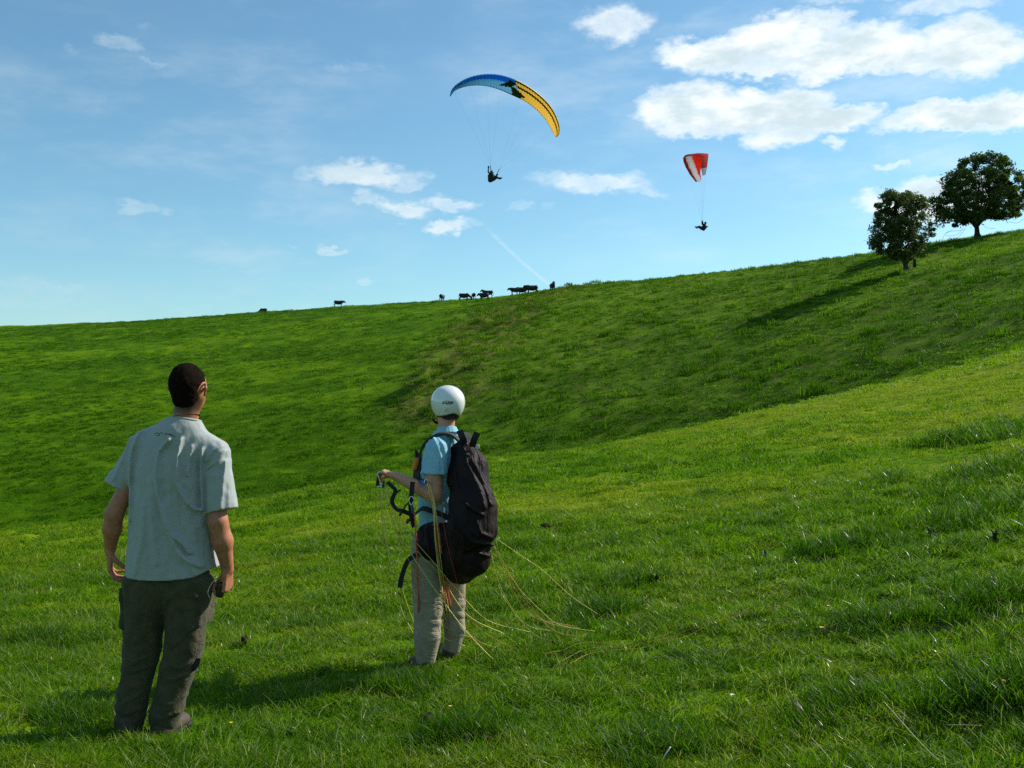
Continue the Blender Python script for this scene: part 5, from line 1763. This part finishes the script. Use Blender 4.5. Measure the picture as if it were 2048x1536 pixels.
t1, loc1, kk1 = tree('smaller bushy dark tree with low branches, standing downhill of the round one', (1815, 543), P1,
     [([(1815, 545, 0), (1811, 528, 0), (1806, 508, 0), (1800, 470, 0), (1798, 430, 0)], 0.30, 0.07), ([(1812, 535, 0.1), (1822, 515, 0.4), (1835, 480, 0.8)], 0.13, 0.05),
      ([(1808, 515, 0), (1785, 490, -.4), (1765, 470, -.6)], 0.13, 0.05), ([(1808, 512, 0), (1810, 480, -1.2), (1815, 450, -1.6)], 0.12, 0.05), ([(1822, 518, 0.4), (1848, 500, 0.2), (1862, 480, 0)], 0.07, 0.03)],
     M_LEAF_B, 260, 140, 0.125, 9, 0.54)
# a short second stem behind it
xs, ys_ = ray_ground(1829, 531, 20)
st_t = thing('tree_stump', (xs, ys_, gz(xs, ys_)), 'short dark stem just behind the foot of the smaller tree', 'tree stump')
ks = ys_ / FPX
tube('stem', [(0, 0, -0.3), (0.02, 0, 12 * ks), (0.0, 0.05, 22 * ks), (-0.1, 0.1, 34 * ks)], [0.24, 0.18, 0.16, 0.08], M_BARK, st_t, 8)
tube('branch', [(0.0, 0.05, 18 * ks), (0.25, 0.1, 26 * ks), (0.35, 0.1, 34 * ks)], [0.09, 0.07, 0.04], M_BARK, st_t, 6)

# ================================================================== cattle along the skyline
M_COW = simple_mat('black_hide', (0.010, 0.009, 0.009), 0.6, 0.35, (30, 0.4, 0.01), 0.3, 6)
def cow_mesh(pose, seed):
    """facing +X, feet at z = 0, about 1.35 m at the withers"""
    head = {'stand': ((0.95, 0, 1.22), (1.10, 0, 1.36), (1.46, 0.02, 1.14)), 'graze': ((0.95, 0, 1.12), (1.34, 0.05, 0.62), (1.46, 0.06, 0.20)),
            'look': ((0.95, 0, 1.22), (1.00, 0.0, 1.36), (1.32, 0.06, 1.16)), 'low': ((0.95, 0, 1.18), (1.18, 0, 1.18), (1.48, 0.0, 0.90))}[pose]
    n0, n1, n2 = [np.array(p) for p in head]
    hv = (n2 - n1) / np.linalg.norm(n2 - n1)
    pr = [
        (rcone((-0.62, 0, 1.02), (0.55, 0, 0.98), 0.33, 0.345, ((0, 1, 0), 0.88)), 0.05),
        (ell((0.0, 0, 0.84), (0.70, 0.38, 0.38)), 0.12), (ell((-0.70, 0, 1.08), (0.26, 0.27, 0.28)), 0.12), (ell((0.62, 0, 1.05), (0.30, 0.26, 0.33)), 0.12),
        (rcone((0.66, 0, 1.08), n1, 0.27, 0.18, ((0, 1, 0), 0.75)), 0.10), (rcone((0.75, 0, 0.85), (0.98, 0, 0.98), 0.12, 0.12), 0.10),
        (rcone(n1, n1 + hv * 0.18, 0.165, 0.145), 0.06), (rcone(n1 + hv * 0.15, n2, 0.140, 0.095), 0.05),
    ]
    r = random.Random(seed)
    for sd in (-1, 1):
        s1, s2 = r.uniform(-0.12, 0.12), r.uniform(-0.10, 0.10)
        pr += [(rcone((0.60, sd * 0.17, 0.85), (0.60 + s1 * 0.5, sd * 0.17, 0.44), 0.15, 0.095), 0.05), (rcone((0.60 + s1 * 0.5, sd * 0.17, 0.44), (0.58 + s1, sd * 0.17, 0.07), 0.078, 0.064), 0.02),
               (rcone((0.60 + s1, sd * 0.17, 0.07), (0.65 + s1, sd * 0.17, 0.035), 0.058, 0.060), 0.02),
               (rcone((-0.74, sd * 0.17, 0.98), (-0.62 + s2 * 0.4, sd * 0.19, 0.68), 0.22, 0.13), 0.06), (rcone((-0.62 + s2 * 0.4, sd * 0.19, 0.68), (-0.84 + s2 * 0.7, sd * 0.18, 0.46), 0.12, 0.080), 0.03),
               (rcone((-0.84 + s2 * 0.7, sd * 0.18, 0.46), (-0.80 + s2, sd * 0.18, 0.07), 0.075, 0.064), 0.02), (rcone((-0.80 + s2, sd * 0.18, 0.07), (-0.75 + s2, sd * 0.18, 0.035), 0.056, 0.058), 0.02)]
        ear = n1 + np.array([0, sd * 0.13, 0.05])
        pr.append((rcone(ear, ear + np.array([-0.03, sd * 0.14, 0.0]), 0.05, 0.03), 0.02))
    pr.append((rcone((-0.93, 0, 1.12), (-1.02, 0.01, 0.75), 0.035, 0.022), 0.02)); pr.append((rcone((-1.02, 0.01, 0.75), (-1.01, 0.02, 0.42), 0.025, 0.045), 0.02))
    V, F = sdf_mesh(lambda P: union(pr, P, 0.04), (-1.15, -0.55, -0.06), (1.85, 0.6, 1.75), 0.032)
    return V, F
cow_cache = {}
def place_cow(u, vb, face, pose, label, scale=1.0, back=0.0):
    d = px_dir(u, vb)
    th_ = math.atan2(d.x, d.y)
    rr = np.linspace(60, 330, 1500)
    zz, _ = land_base(rr * math.sin(th_), rr * math.cos(th_))
    zz = land(rr * math.sin(th_), rr * math.cos(th_))
    el_ = zz / rr
    want = d.z / math.hypot(d.x, d.y)
    im = int(np.argmax(el_))
    ok = np.nonzero(el_[:im] >= want)[0]
    i = ok[0] if len(ok) else im
    r = rr[i] + back
    x_, y_ = r * math.sin(th_), r * math.cos(th_)
    if pose not in cow_cache:
        V, F = cow_mesh(pose, len(cow_cache) + 3)
        me_holder = mesh_np('body', V, F, M_COW, False)
        cow_cache[pose] = me_holder.data
    c = thing('cow', (x_, y_, gz(x_, y_) + 0.06), label, 'cow', 'black cattle along the skyline', R(face))
    c.scale = (scale * r / 200,) * 3 if False else (scale,) * 3
    b = bpy.data.objects.new('body', cow_cache[pose]); link(b, c)
    return c, r
# face: 0 = looks right in the picture, 180 = left, 90 = away, -90 = towards the camera
for args in [
    (527, 626, 160, 'graze', 'black cow farthest along the ridge, only its back showing over the brow', 1.0, 22),
    (677, 616, 10, 'low', 'black cow alone on the left ridge, its legs hidden behind the brow', 1.05, 14),
    (884, 603, 75, 'low', 'black cow standing end-on, left of the grazing one', 1.0, 0),
    (928, 602, -8, 'graze', 'black cow side-on with its head down grazing towards the right', 1.08, 0),
    (947, 600, 110, 'graze', 'small-looking black cow mostly hidden, just beyond the grazing one', 0.85, 5),
    (968, 601, 150, 'low', 'black cow in front of another, the lower of the overlapping pair', 1.0, 0),
    (976, 596, 185, 'stand', 'black cow behind its neighbour, the upper of the overlapping pair', 1.08, 3),
    (1030, 590, 172, 'low', 'black cow at the left end of the bunch of three', 1.05, 0),
    (1043, 588, 8, 'stand', 'black cow with its raised head in the middle of the bunch of three', 1.1, 4),
    (1064, 588, -170, 'low', 'black cow at the right end of the bunch of three', 1.08, 0),
    (1105, 583, -80, 'look', 'lone black cow facing the camera at the foot of the vapour trail', 1.05, 0),
]:
    c, r = place_cow(*args)
    print('cow', args[0], round(r))

# ================================================================== gliders
def wing_mat(name, col, trans=0.45):
    m, t = mat_new(name)
    b = t.n('ShaderNodeBsdfPrincipled'); b.inputs['Base Color'].default_value = tuple(col) + (1,)
    b.inputs['Roughness'].default_value = 0.5; b.inputs['Specular IOR Level'].default_value = 0.25
    tr = t.n('ShaderNodeBsdfTranslucent'); tr.inputs[0].default_value = tuple(col) + (1,)
    mx = t.n('ShaderNodeMixShader'); mx.inputs[0].default_value = trans
    t.l(b.outputs[0], mx.inputs[1]); t.l(tr.outputs[0], mx.inputs[2]); t.l(mx.outputs[0], t.out.inputs[0])
    return m
W_BLUE = wing_mat('bright_blue_cloth', (0.02, 0.28, 0.75), 0.6); W_STEEL = wing_mat('steel_blue_cloth', (0.30, 0.56, 0.70), 0.75)
W_YEL = wing_mat('yellow_cloth', (0.92, 0.70, 0.24), 0.6); W_BLK = wing_mat('black_cloth', (0.014, 0.014, 0.016), 0.1)
W_RED = wing_mat('red_cloth', (0.88, 0.11, 0.07), 0.55); W_WHITE = wing_mat('white_cloth', (0.84, 0.84, 0.88), 0.55); W_DRED = wing_mat('dark_red_cloth', (0.62, 0.035, 0.05), 0.4)


def wing(name, LEf, TEf, upf, cells, thick, mats, colour, parent, loc0):
    """cells inflate between ribs; colour(t, c, lower) -> material index"""
    st = []
    n = cells * 3
    cu = [0, 0.015, 0.05, 0.09, 0.14, 0.20, 0.26, 0.32, 0.38, 0.44, 0.5, 0.56, 0.62, 0.68, 0.74, 0.8, 0.86, 0.92, 1.0]
    prof = lambda c: (math.sqrt(c) * 1.25 * (1 - c) ** 0.9 + 0.06 * c * (1 - c)) / 0.56
    V = []; NC = len(cu) * 2 - 2
    for i in range(n + 1):
        t = -1 + 2 * i / n
        le, te, up = LEf(t), TEf(t), upf(t)
        ch = (te - le).length
        puff = [0.86, 1.04, 1.04][i % 3]
        th_ = thick * ch * puff
        ring = []
        for c in cu: ring.append(le.lerp(te, c) + up * (prof(c) * th_ * 0.72))
        for c in cu[-2:0:-1]: ring.append(le.lerp(te, c) - up * (prof(c) * th_ * 0.28 + (0.012 * ch if i % 3 else 0)))
        V += [p - loc0 for p in ring]
    F, MI = [], []
    ctr = cu + cu[-2:0:-1]
    for i in range(n):
        t = -1 + 2 * (i + 0.5) / n
        for j in range(NC):
            j2 = (j + 1) % NC
            F.append((i * NC + j, i * NC + j2, (i + 1) * NC + j2, (i + 1) * NC + j))
            c = (ctr[j] + ctr[j2]) / 2
            MI.append(colour(t, c, j >= len(cu) - 1))
    me = bpy.data.meshes.new(name)
    caps = [tuple(range(NC)), tuple(range(n * NC, (n + 1) * NC))]
    me.from_pydata([tuple(v) for v in V], [], F + caps)
    for m in mats: me.materials.append(m)
    me.polygons.foreach_set('material_index', MI + [MI[0], MI[-1]])
    o = bpy.data.objects.new(name, me); link(o, parent)
    return o


def interp_pts(pts):
    P = np.array(pts, float)
    s = np.concatenate([[0], np.cumsum(np.hypot(*np.diff(P, axis=0).T))]); s = s / s[-1] * 2 - 1
    return lambda t: (float(cubic(s, P[:, 0], t)), float(cubic(s, P[:, 1], t)))

DB = 62.0
kb = DB / FPX
LEp = interp_pts([(900, 193), (905, 180), (925, 163), (950, 153), (975, 149.5), (1000, 151), (1025, 158), (1050, 170), (1075, 187), (1100, 212), (1113, 235), (1119, 258), (1117, 270), (1113, 275)])
TEp = interp_pts([(901, 193), (908, 183), (922, 176), (945, 171.5), (970, 172), (1000, 180), (1025, 191), (1050, 203), (1075, 222), (1090, 238), (1102, 258), (1111, 275)])
gl1_loc = lw(1010, 190, DB)
gl1 = thing('paraglider', gl1_loc, 'blue and yellow paraglider wing with a black zigzag, high above the ridge', 'paraglider')
def yo(t): return 3.5 * t      # the right half is farther off: the wing is banked and turning
def LE3(t):
    u, v = LEp(t); ch = math.sqrt(max(0.0, 1 - abs(t) ** 2.4))
    return lw(u, v, DB + yo(t) - 1.15 * ch - 0.05)
def TE3(t):
    u, v = TEp(t); ch = math.sqrt(max(0.0, 1 - abs(t) ** 2.4))
    return lw(u, v, DB + yo(t) + 1.15 * ch + 0.05)
def up3(t):
    a, b = LE3(t), TE3(t); e = 0.02
    sp = LE3(min(1, t + e)) - LE3(max(-1, t - e))
    n_ = sp.cross(b - a).normalized()
    return n_ if n_.z > 0 or abs(t) > 0.9 and n_.dot(Vector((0, 0, 1))) > -0.3 and n_.x * t > 0 else -n_
ZU = [(996, 168), (1008, 163), (1021, 158), (1034, 166), (1024, 170), (1020, 172), (1010, 170)]
ZL = [(1020, 168), (1030, 172), (1040, 181), (1052, 193), (1032, 196), (1015, 189), (1026, 185)]
def col1(t, c, lower):
    (u1, v1), (u2, v2) = LEp(t), TEp(t)
    u, v = u1 + (u2 - u1) * c, v1 + (v2 - v1) * c
    right = t > 0.04 + (c - 0.3) * 0.18
    if not lower:
        if c > 0.93: return 3
        return 2 if right else (0 if c < 0.24 else 1)
    if in_poly(u, v, ZU) or in_poly(u, v, ZL): return 3
    if right:
        if c < 0.07: return 3
        if 0.20 < c < 0.30: return 3
        return 2
    if c < 0.24: return 0
    if c > 0.90: return 3
    return 1
wing('canopy', LE3, TE3, up3, 44, 0.11, [W_BLUE, W_STEEL, W_YEL, W_BLK], col1, gl1, gl1_loc)
M_FLINE = simple_mat('grey_flying_line', (0.25, 0.28, 0.30), 0.7)
def flying_lines(parent, loc0, attach, LEf, TEf, ts, cs, r):
    for t in ts:
        for c in cs:
            p = LEf(t).lerp(TEf(t), c) - loc0
            h_ = attach[0] if t < 0 else attach[1]
            tube('line', [p, h_ - loc0], r, M_FLINE, parent, 3)
ap = (lw(981, 331, DB), lw(999, 338, DB))
flying_lines(gl1, gl1_loc, ap, LE3, TE3, [-0.9, -0.65, -0.4, -0.18, 0.12, 0.35, 0.6, 0.88], (0.12, 0.75), 0.0012)
for a_, b_ in (((981, 331), (982, 346)), ((999, 338), (992, 351))):
    tube('riser', [lw(*a_, DB) - gl1_loc, lw(*b_, DB) - gl1_loc], 0.022, M_WEB, gl1, 5)

M_SUIT = simple_mat('dark_flying_suit', (0.018, 0.022, 0.020), 0.8, 0.2, (8, 0.5, 0.02), 0.3, 5)
M_SEAT = simple_mat('dark_brown_harness', (0.030, 0.022, 0.016), 0.7, 0.3, (8, 0.5, 0.02), 0.3, 5)
M_LID = simple_mat('dark_green_helmet', (0.02, 0.05, 0.035), 0.4, 0.5)
p1o = lw(983, 355, DB)
pl1 = thing('person', p1o, 'pilot hanging under the blue and yellow wing with one arm stretched up', 'person')
def w1(u, v, dy=0.0): return tuple(lw(u, v, DB) + Vector((0, dy, 0)) - p1o)
bd = [(rcone(w1(983, 350), w1(982, 357), 0.16, 0.17), 0.05), (rcone(w1(983.5, 345.5), w1(983, 349), 0.085, 0.07), 0.03),
      (rcone(w1(980, 349, -.1), w1(976.5, 344.5, -.15), 0.055, 0.045), 0.03), (rcone(w1(976.5, 344.5, -.15), w1(977, 335.5, -.1), 0.042, 0.035), 0.02), (rcone(w1(977, 335.5, -.1), w1(977, 333.5, -.1), 0.055, 0.045), 0.02),
      (rcone(w1(987, 350, .15), w1(992, 352, .2), 0.05, 0.045), 0.03), (rcone(w1(992, 352, .2), w1(995.5, 347, .2), 0.045, 0.040), 0.02),
      (rcone(w1(984, 360, .05), w1(994, 354, .1), 0.10, 0.075), 0.04), (rcone(w1(994, 354, .1), w1(998.5, 356.2, .15), 0.065, 0.05), 0.02), (rcone(w1(998.5, 356.2, .15), w1(1003, 355.0, .15), 0.055, 0.05), 0.02),
      (rcone(w1(984, 360, -.15), w1(993, 355, -.1), 0.10, 0.075), 0.04), (rcone(w1(993, 355, -.1), w1(998, 357.2, -.1), 0.062, 0.048), 0.02), (rcone(w1(998, 357.2, -.1), w1(1001.5, 356.6, -.1), 0.055, 0.045), 0.02)]
sdf_obj('body', lambda P: union(bd, P, 0.03), (-0.4, -0.45, -0.35), (0.75, 0.5, 0.8), 0.020, M_SUIT, pl1, 1)
sdf_obj('helmet', lambda P: d_prim(ell(w1(983.5, 344.8), (0.12, 0.13, 0.13)), P), np.array(w1(983.5, 344.8)) - .2, np.array(w1(983.5, 344.8)) + .2, 0.025, M_LID, pl1, 1)
hs = [(rcone(w1(979.5, 352), w1(980.5, 360), 0.13, 0.14), 0.05), (rcone(w1(980.5, 360), w1(988, 358.5), 0.145, 0.10), 0.05)]
sdf_obj('harness', lambda P: union(hs, P, 0.05), (-0.45, -0.35, -0.45), (0.4, 0.35, 0.3), 0.022, M_SEAT, pl1, 1)

DR = 110.0
gl2_loc = lw(1392, 335, DR)
gl2 = thing('paraglider', gl2_loc, 'red and white paraglider wing seen side-on, with its pilot far below it', 'paraglider')
sLE = [(-1, 1405), (-.8, 1402), (-.6, 1403), (-.4, 1405), (-.25, 1400), (-.1, 1378), (0, 1369.5), (.2, 1366), (.4, 1367), (.6, 1371.5), (.8, 1379), (1, 1391)]
sTE = [(-1, 1411), (-.8, 1414.5), (-.6, 1416), (-.4, 1417), (-.2, 1417), (0, 1415), (.2, 1411), (.4, 1406), (.6, 1402.5), (.8, 1400.5), (1, 1403)]
RW_ = 5.7; PH = R(57.6)
def arc(t):
    ph = t * PH
    return RW_ * math.sin(ph), RW_ * (math.cos(ph) - 1) + 0.72 * t
def G2(tab, t, lift):
    u = float(np.interp(t, [a for a, _ in tab], [b for _, b in tab]))
    dy, dz = arc(t)
    p = lw(u, 309, DR)
    return Vector((p.x * (DR + dy) / DR, DR + dy, p.z + dz + lift))
LE4 = lambda t: G2(sLE, t, -0.05 - 0.10 * (1 - t * t))
TE4 = lambda t: G2(sTE, t, 0.05)
def up4(t): ph = t * PH; return Vector((0, math.sin(ph), math.cos(ph)))
def col2(t, c, lower):
    a = abs(t)
    lo = float(np.interp(a, [0, .5, .8, 1], [.06, .20, .26, .25])); hi = float(np.interp(a, [0, .5, .8, 1], [.30, .56, .76, 1.0]))
    if t < -0.12: return 1 if a > 0.84 and 0.1 < c < 0.9 else 0
    if c < lo: return 2
    if c < hi: return 1
    return 0
wing('canopy', LE4, TE4, up4, 36, 0.12, [W_RED, W_WHITE, W_DRED], col2, gl2, gl2_loc)
ap2 = (lw(1404, 441, DR) + Vector((0, -0.3, 0)), lw(1404.5, 441, DR) + Vector((0, 0.3, 0)))
flying_lines(gl2, gl2_loc, ap2, LE4, TE4, [-0.92, -0.6, -0.3, 0.3, 0.6, 0.92], (0.12, 0.75), 0.0019)
for s_ in (-1, 1):
    tube('riser', [lw(1404, 441, DR) + Vector((0, .3 * s_, 0)) - gl2_loc, lw(1406, 449, DR) + Vector((0, .22 * s_, 0)) - gl2_loc], 0.035, M_WEB, gl2, 5)
p2o = lw(1405, 454, DR)
pl2 = thing('person', p2o, 'pilot lying back with legs out to the left under the red and white wing', 'person')
def w2(u, v, dy=0.0): return tuple(lw(u, v, DR) + Vector((0, dy, 0)) - p2o)
bd2 = [(rcone(w2(1409, 450), w2(1406, 456), 0.18, 0.20), 0.06), (rcone(w2(1411, 446), w2(1410, 449), 0.09, 0.08), 0.04),
       (rcone(w2(1408, 449.5, -.2), w2(1404.5, 448, -.22), 0.06, 0.05), 0.03), (rcone(w2(1404.5, 448, -.22), w2(1404, 443, -.2), 0.05, 0.045), 0.02),
       (rcone(w2(1408, 449.5, .2), w2(1404.5, 448, .22), 0.06, 0.05), 0.03), (rcone(w2(1404.5, 448, .22), w2(1404.3, 443, .2), 0.05, 0.045), 0.02),
       (rcone(w2(1405, 456, -.1), w2(1398, 453, -.12), 0.11, 0.08), 0.04), (rcone(w2(1398, 453, -.12), w2(1391, 454.5, -.1), 0.07, 0.055), 0.02), (rcone(w2(1391, 454.8, -.1), w2(1389.5, 453.2, -.1), 0.06, 0.05), 0.02),
       (rcone(w2(1405, 456, .1), w2(1399, 454.5, .12), 0.11, 0.08), 0.04), (rcone(w2(1399, 454.5, .12), w2(1393.5, 456, .1), 0.07, 0.055), 0.02), (rcone(w2(1393.5, 456, .1), w2(1392, 454.2, .1), 0.06, 0.05), 0.02)]
sdf_obj('body', lambda P: union(bd2, P, 0.03), (-1.1, -0.5, -0.5), (0.6, 0.5, 0.8), 0.026, M_SUIT, pl2, 1)
sdf_obj('helmet', lambda P: d_prim(ell(w2(1411, 445.6), (0.13, 0.13, 0.14)), P), np.array(w2(1411, 445.6)) - .2, np.array(w2(1411, 445.6)) + .2, 0.03, M_BLACK, pl2, 1)
hs2 = [(rcone(w2(1401, 456.5), w2(1407, 458), 0.13, 0.19), 0.05), (rcone(w2(1407, 458), w2(1413, 453.5), 0.19, 0.11), 0.05), (rcone(w2(1413, 453.5), w2(1417, 452.3), 0.06, 0.03), 0.03)]
sdf_obj('harness', lambda P: union(hs2, P, 0.05), (-0.6, -0.4, -0.6), (0.9, 0.4, 0.5), 0.026, M_SEAT, pl2, 1)

# ================================================================== small things in the turf
M_PETAL = simple_mat('yellow_petal', (0.80, 0.50, 0.01), 0.5)
M_WPETAL = simple_mat('white_petal', (0.75, 0.75, 0.70), 0.6)
M_STEM = simple_mat('green_stem', (0.07, 0.15, 0.02), 0.6)
M_STRAW = simple_mat('pale_straw', (0.55, 0.47, 0.28), 0.55, 0.3, None, 0.15, 30)
M_RUSH = simple_mat('dark_green_stem', (0.02, 0.04, 0.012), 0.6)
M_DUNG = simple_mat('dry_dung', (0.035, 0.024, 0.015), 0.95, 0.1, (30, 0.8, 0.01), 0.3, 30)
def ground_at(u, v, h=0.0):
    """ground point whose top at height h is seen at (u, v)"""
    d = px_dir(u, v)
    rr = np.geomspace(2, 300, 8000) / math.hypot(d.x, d.y)
    z = land(d.x * rr, d.y * rr) + h
    hit = np.nonzero(z > d.z * rr)[0]
    i = hit[0]
    return Vector((d.x * rr[i], d.y * rr[i], z[i] - h))
def flower(u, v, r, mat, label, cat, h=0.10, n=8, group=None):
    g = ground_at(u, v, h)
    t = thing('wildflower', g, label, cat, group)
    tube('stem', spline([(0.012, 0, -0.01), (0.008, 0.004, h * 0.5), (0, 0, h)], 6), 0.0014, M_STEM, t, 5)
    V, F = [], []
    for k in range(n):
        a = 2 * math.pi * k / n; w = math.pi / n * 0.95
        i0 = len(V)
        V += [(0, 0, h), (r * 0.75 * math.cos(a - w), r * 0.75 * math.sin(a - w), h + r * 0.30), (r * math.cos(a), r * math.sin(a), h + r * 0.35), (r * 0.75 * math.cos(a + w), r * 0.75 * math.sin(a + w), h + r * 0.30)]
        F.append((i0, i0 + 1, i0 + 2, i0 + 3))
    me = bpy.data.meshes.new('petals'); me.from_pydata(V, [], F); me.materials.append(mat)
    link(bpy.data.objects.new('petals', me), t)
    return t
flower(901, 1413, 0.011, M_PETAL, 'yellow buttercup in front of the pilot, near the bottom middle of the field', 'flower', 0.11, group='yellow flowers in the grass')
flower(1644, 1256, 0.016, M_PETAL, 'larger yellow flower beside the dark trailing lines', 'flower', 0.11, group='yellow flowers in the grass')
flower(1657, 1212, 0.012, M_PETAL, 'yellow flower just above the larger one by the lines', 'flower', 0.11, group='yellow flowers in the grass')
flower(463, 1446, 0.010, M_PETAL, 'small yellow flower to the right of the cargo trousers', 'flower', 0.10, group='yellow flowers in the grass')
flower(2008, 1362, 0.009, simple_mat('orange_petal', (0.75, 0.22, 0.01), 0.5), 'tiny orange flower near the right edge below the trailing lines', 'flower', 0.10)
flower(1465, 1390, 0.012, M_WPETAL, 'small white clover head in the right foreground grass', 'flower', 0.11, n=14)
def stalk(pts, mat, r, label, cat='grass stem', hs=None):
    """pts (u, v, height above ground, distance offset)"""
    P = []
    base = None
    for u, v, h in pts:
        P.append(ground_at(u, v, h) + Vector((0, 0, h)))
    t = thing('grass_stem', P[-1], label, cat)
    m_ = P[-1]
    tube('stalk', [p - m_ for p in spline(P, 12)], r, mat, t, 5)
    return t
stalk([(1768, 1404, 0.20), (1800, 1440, 0.16), (1845, 1490, 0.10), (1886, 1528, 0.04)], M_STRAW, 0.0014, 'long pale grass stem leaning left at the lower right')
stalk([(1894, 1450, 0.10), (1928, 1450, 0.10), (1962, 1451, 0.10)], M_STRAW, 0.0019, 'short straw lying level in the grass near the lower right corner')
stalk([(1622, 1475, 0.14), (1645, 1500, 0.08), (1672, 1534, 0.03)], M_STRAW, 0.0014, 'dull straw slanting to the right near the bottom edge')
stalk([(1341, 1494, 0.11), (1333, 1506, 0.09), (1326, 1518, 0.06)], M_WPETAL, 0.0030, 'pale seed head standing at the bottom edge of the field')
stalk([(1066, 1362, 0.20), (1063, 1390, 0.12), (1061, 1412, 0.04)], M_STRAW, 0.0014, 'thin upright straw between the pilot and the bottom edge')
stalk([(1149, 1308, 0.22), (1133, 1330, 0.12), (1120, 1356, 0.02)], M_RUSH, 0.0020, 'dark stem leaning right in the grass beside the trailing lines')
stalk([(120, 1275, 0.16), (116, 1300, 0.06)], M_STRAW, 0.0013, "thin pale stem in the grass left of the cargo trousers")
for (u, v, s_, lb) in [(1092, 1052, 0.06, 'dark lump of dung on the slope right of the harness bag'), (488, 1284, 0.020, 'dark lump of dung in the grass between the two standing people'), (853, 1443, 0.03, 'small brown clod near the bottom middle of the field')]:
    g = ground_at(u, v, 0.03)
    o_ = sdf_obj('dung', lambda P: union([(ell((0, 0, 0.02), (s_, s_ * .8, .028)), .02), (ell((s_ * .4, 0.02, 0.035), (s_ * .6, s_ * .5, .028)), .02), (ell((-s_ * .5, 0.01, 0.03), (s_ * .5, s_ * .5, .022)), .02)], P, 0.02) - 0.006 * vnoise(P[:, 0] * 40, P[:, 1] * 40, P[:, 2] * 40, 5),
                 (-2 * s_, -2 * s_, -0.03), (2 * s_, 2 * s_, 0.1), s_ / 9, M_DUNG, None, 1)
    o_.location = g + Vector((0, 0, 0.012)); tag(o_, lb, 'dung')
# thistles: dark spiny rosettes
M_THIS = simple_mat('thistle_green', (0.040, 0.085, 0.022), 0.6, 0.3)
def thistle(u, v, s_, seed, label):
    g = ground_at(u, v, 0.02)
    rng = random.Random(seed)
    V, F = [], []
    for k in range(int(26)):
        a = rng.uniform(0, 6.28); L = s_ * rng.uniform(0.5, 1.0); el0 = rng.uniform(0.3, 1.3)
        m_ = 7; i0 = len(V)
        zb = rng.uniform(0, s_ * 0.6)
        for j in range(m_):
            f_ = j / (m_ - 1)
            rr = L * f_ * math.cos(el0); zz = zb + L * (f_ * math.sin(el0) - 0.35 * f_ * f_)
            w = s_ * 0.11 * (1 - f_) * (1.6 if j % 2 else 0.5)
            cx, cy = rr * math.cos(a), rr * math.sin(a)
            V += [(cx - w * math.sin(a), cy + w * math.cos(a), zz), (cx + w * math.sin(a), cy - w * math.cos(a), zz)]
        for j in range(m_ - 1):
            F.append((i0 + 2 * j, i0 + 2 * j + 1, i0 + 2 * j + 3, i0 + 2 * j + 2))
    me = bpy.data.meshes.new('thistle'); me.from_pydata(V, [], F); me.materials.append(M_THIS)
    o_ = bpy.data.objects.new('thistle', me); link(o_); o_.location = g
    return tag(o_, label, 'thistle', 'thistles on the near slope')
for i, (u, v, s_, lb) in enumerate([(1275, 1172, .10, 'dark spiny thistle in mid slope, the larger of two close together'), (1312, 1158, .08, 'dark spiny thistle just right of the larger mid slope one'),
    (1292, 1205, .07, 'low thistle below the pair in mid slope'), (1990, 1085, .12, 'spreading dark thistle near the right edge, below the big tussocks'), (1925, 1055, .11, 'dark thistle left of the spreading one near the right edge'),
    (1860, 1078, .11, 'thistle with pale tips on the right slope, leftmost of its row'), (1530, 1110, .07, 'lone thistle by itself on the open slope right of centre'), (725, 780, .35, 'dark tuft of weeds on the far slope left of the white helmet')]):
    thistle(u, v, s_, i, lb)
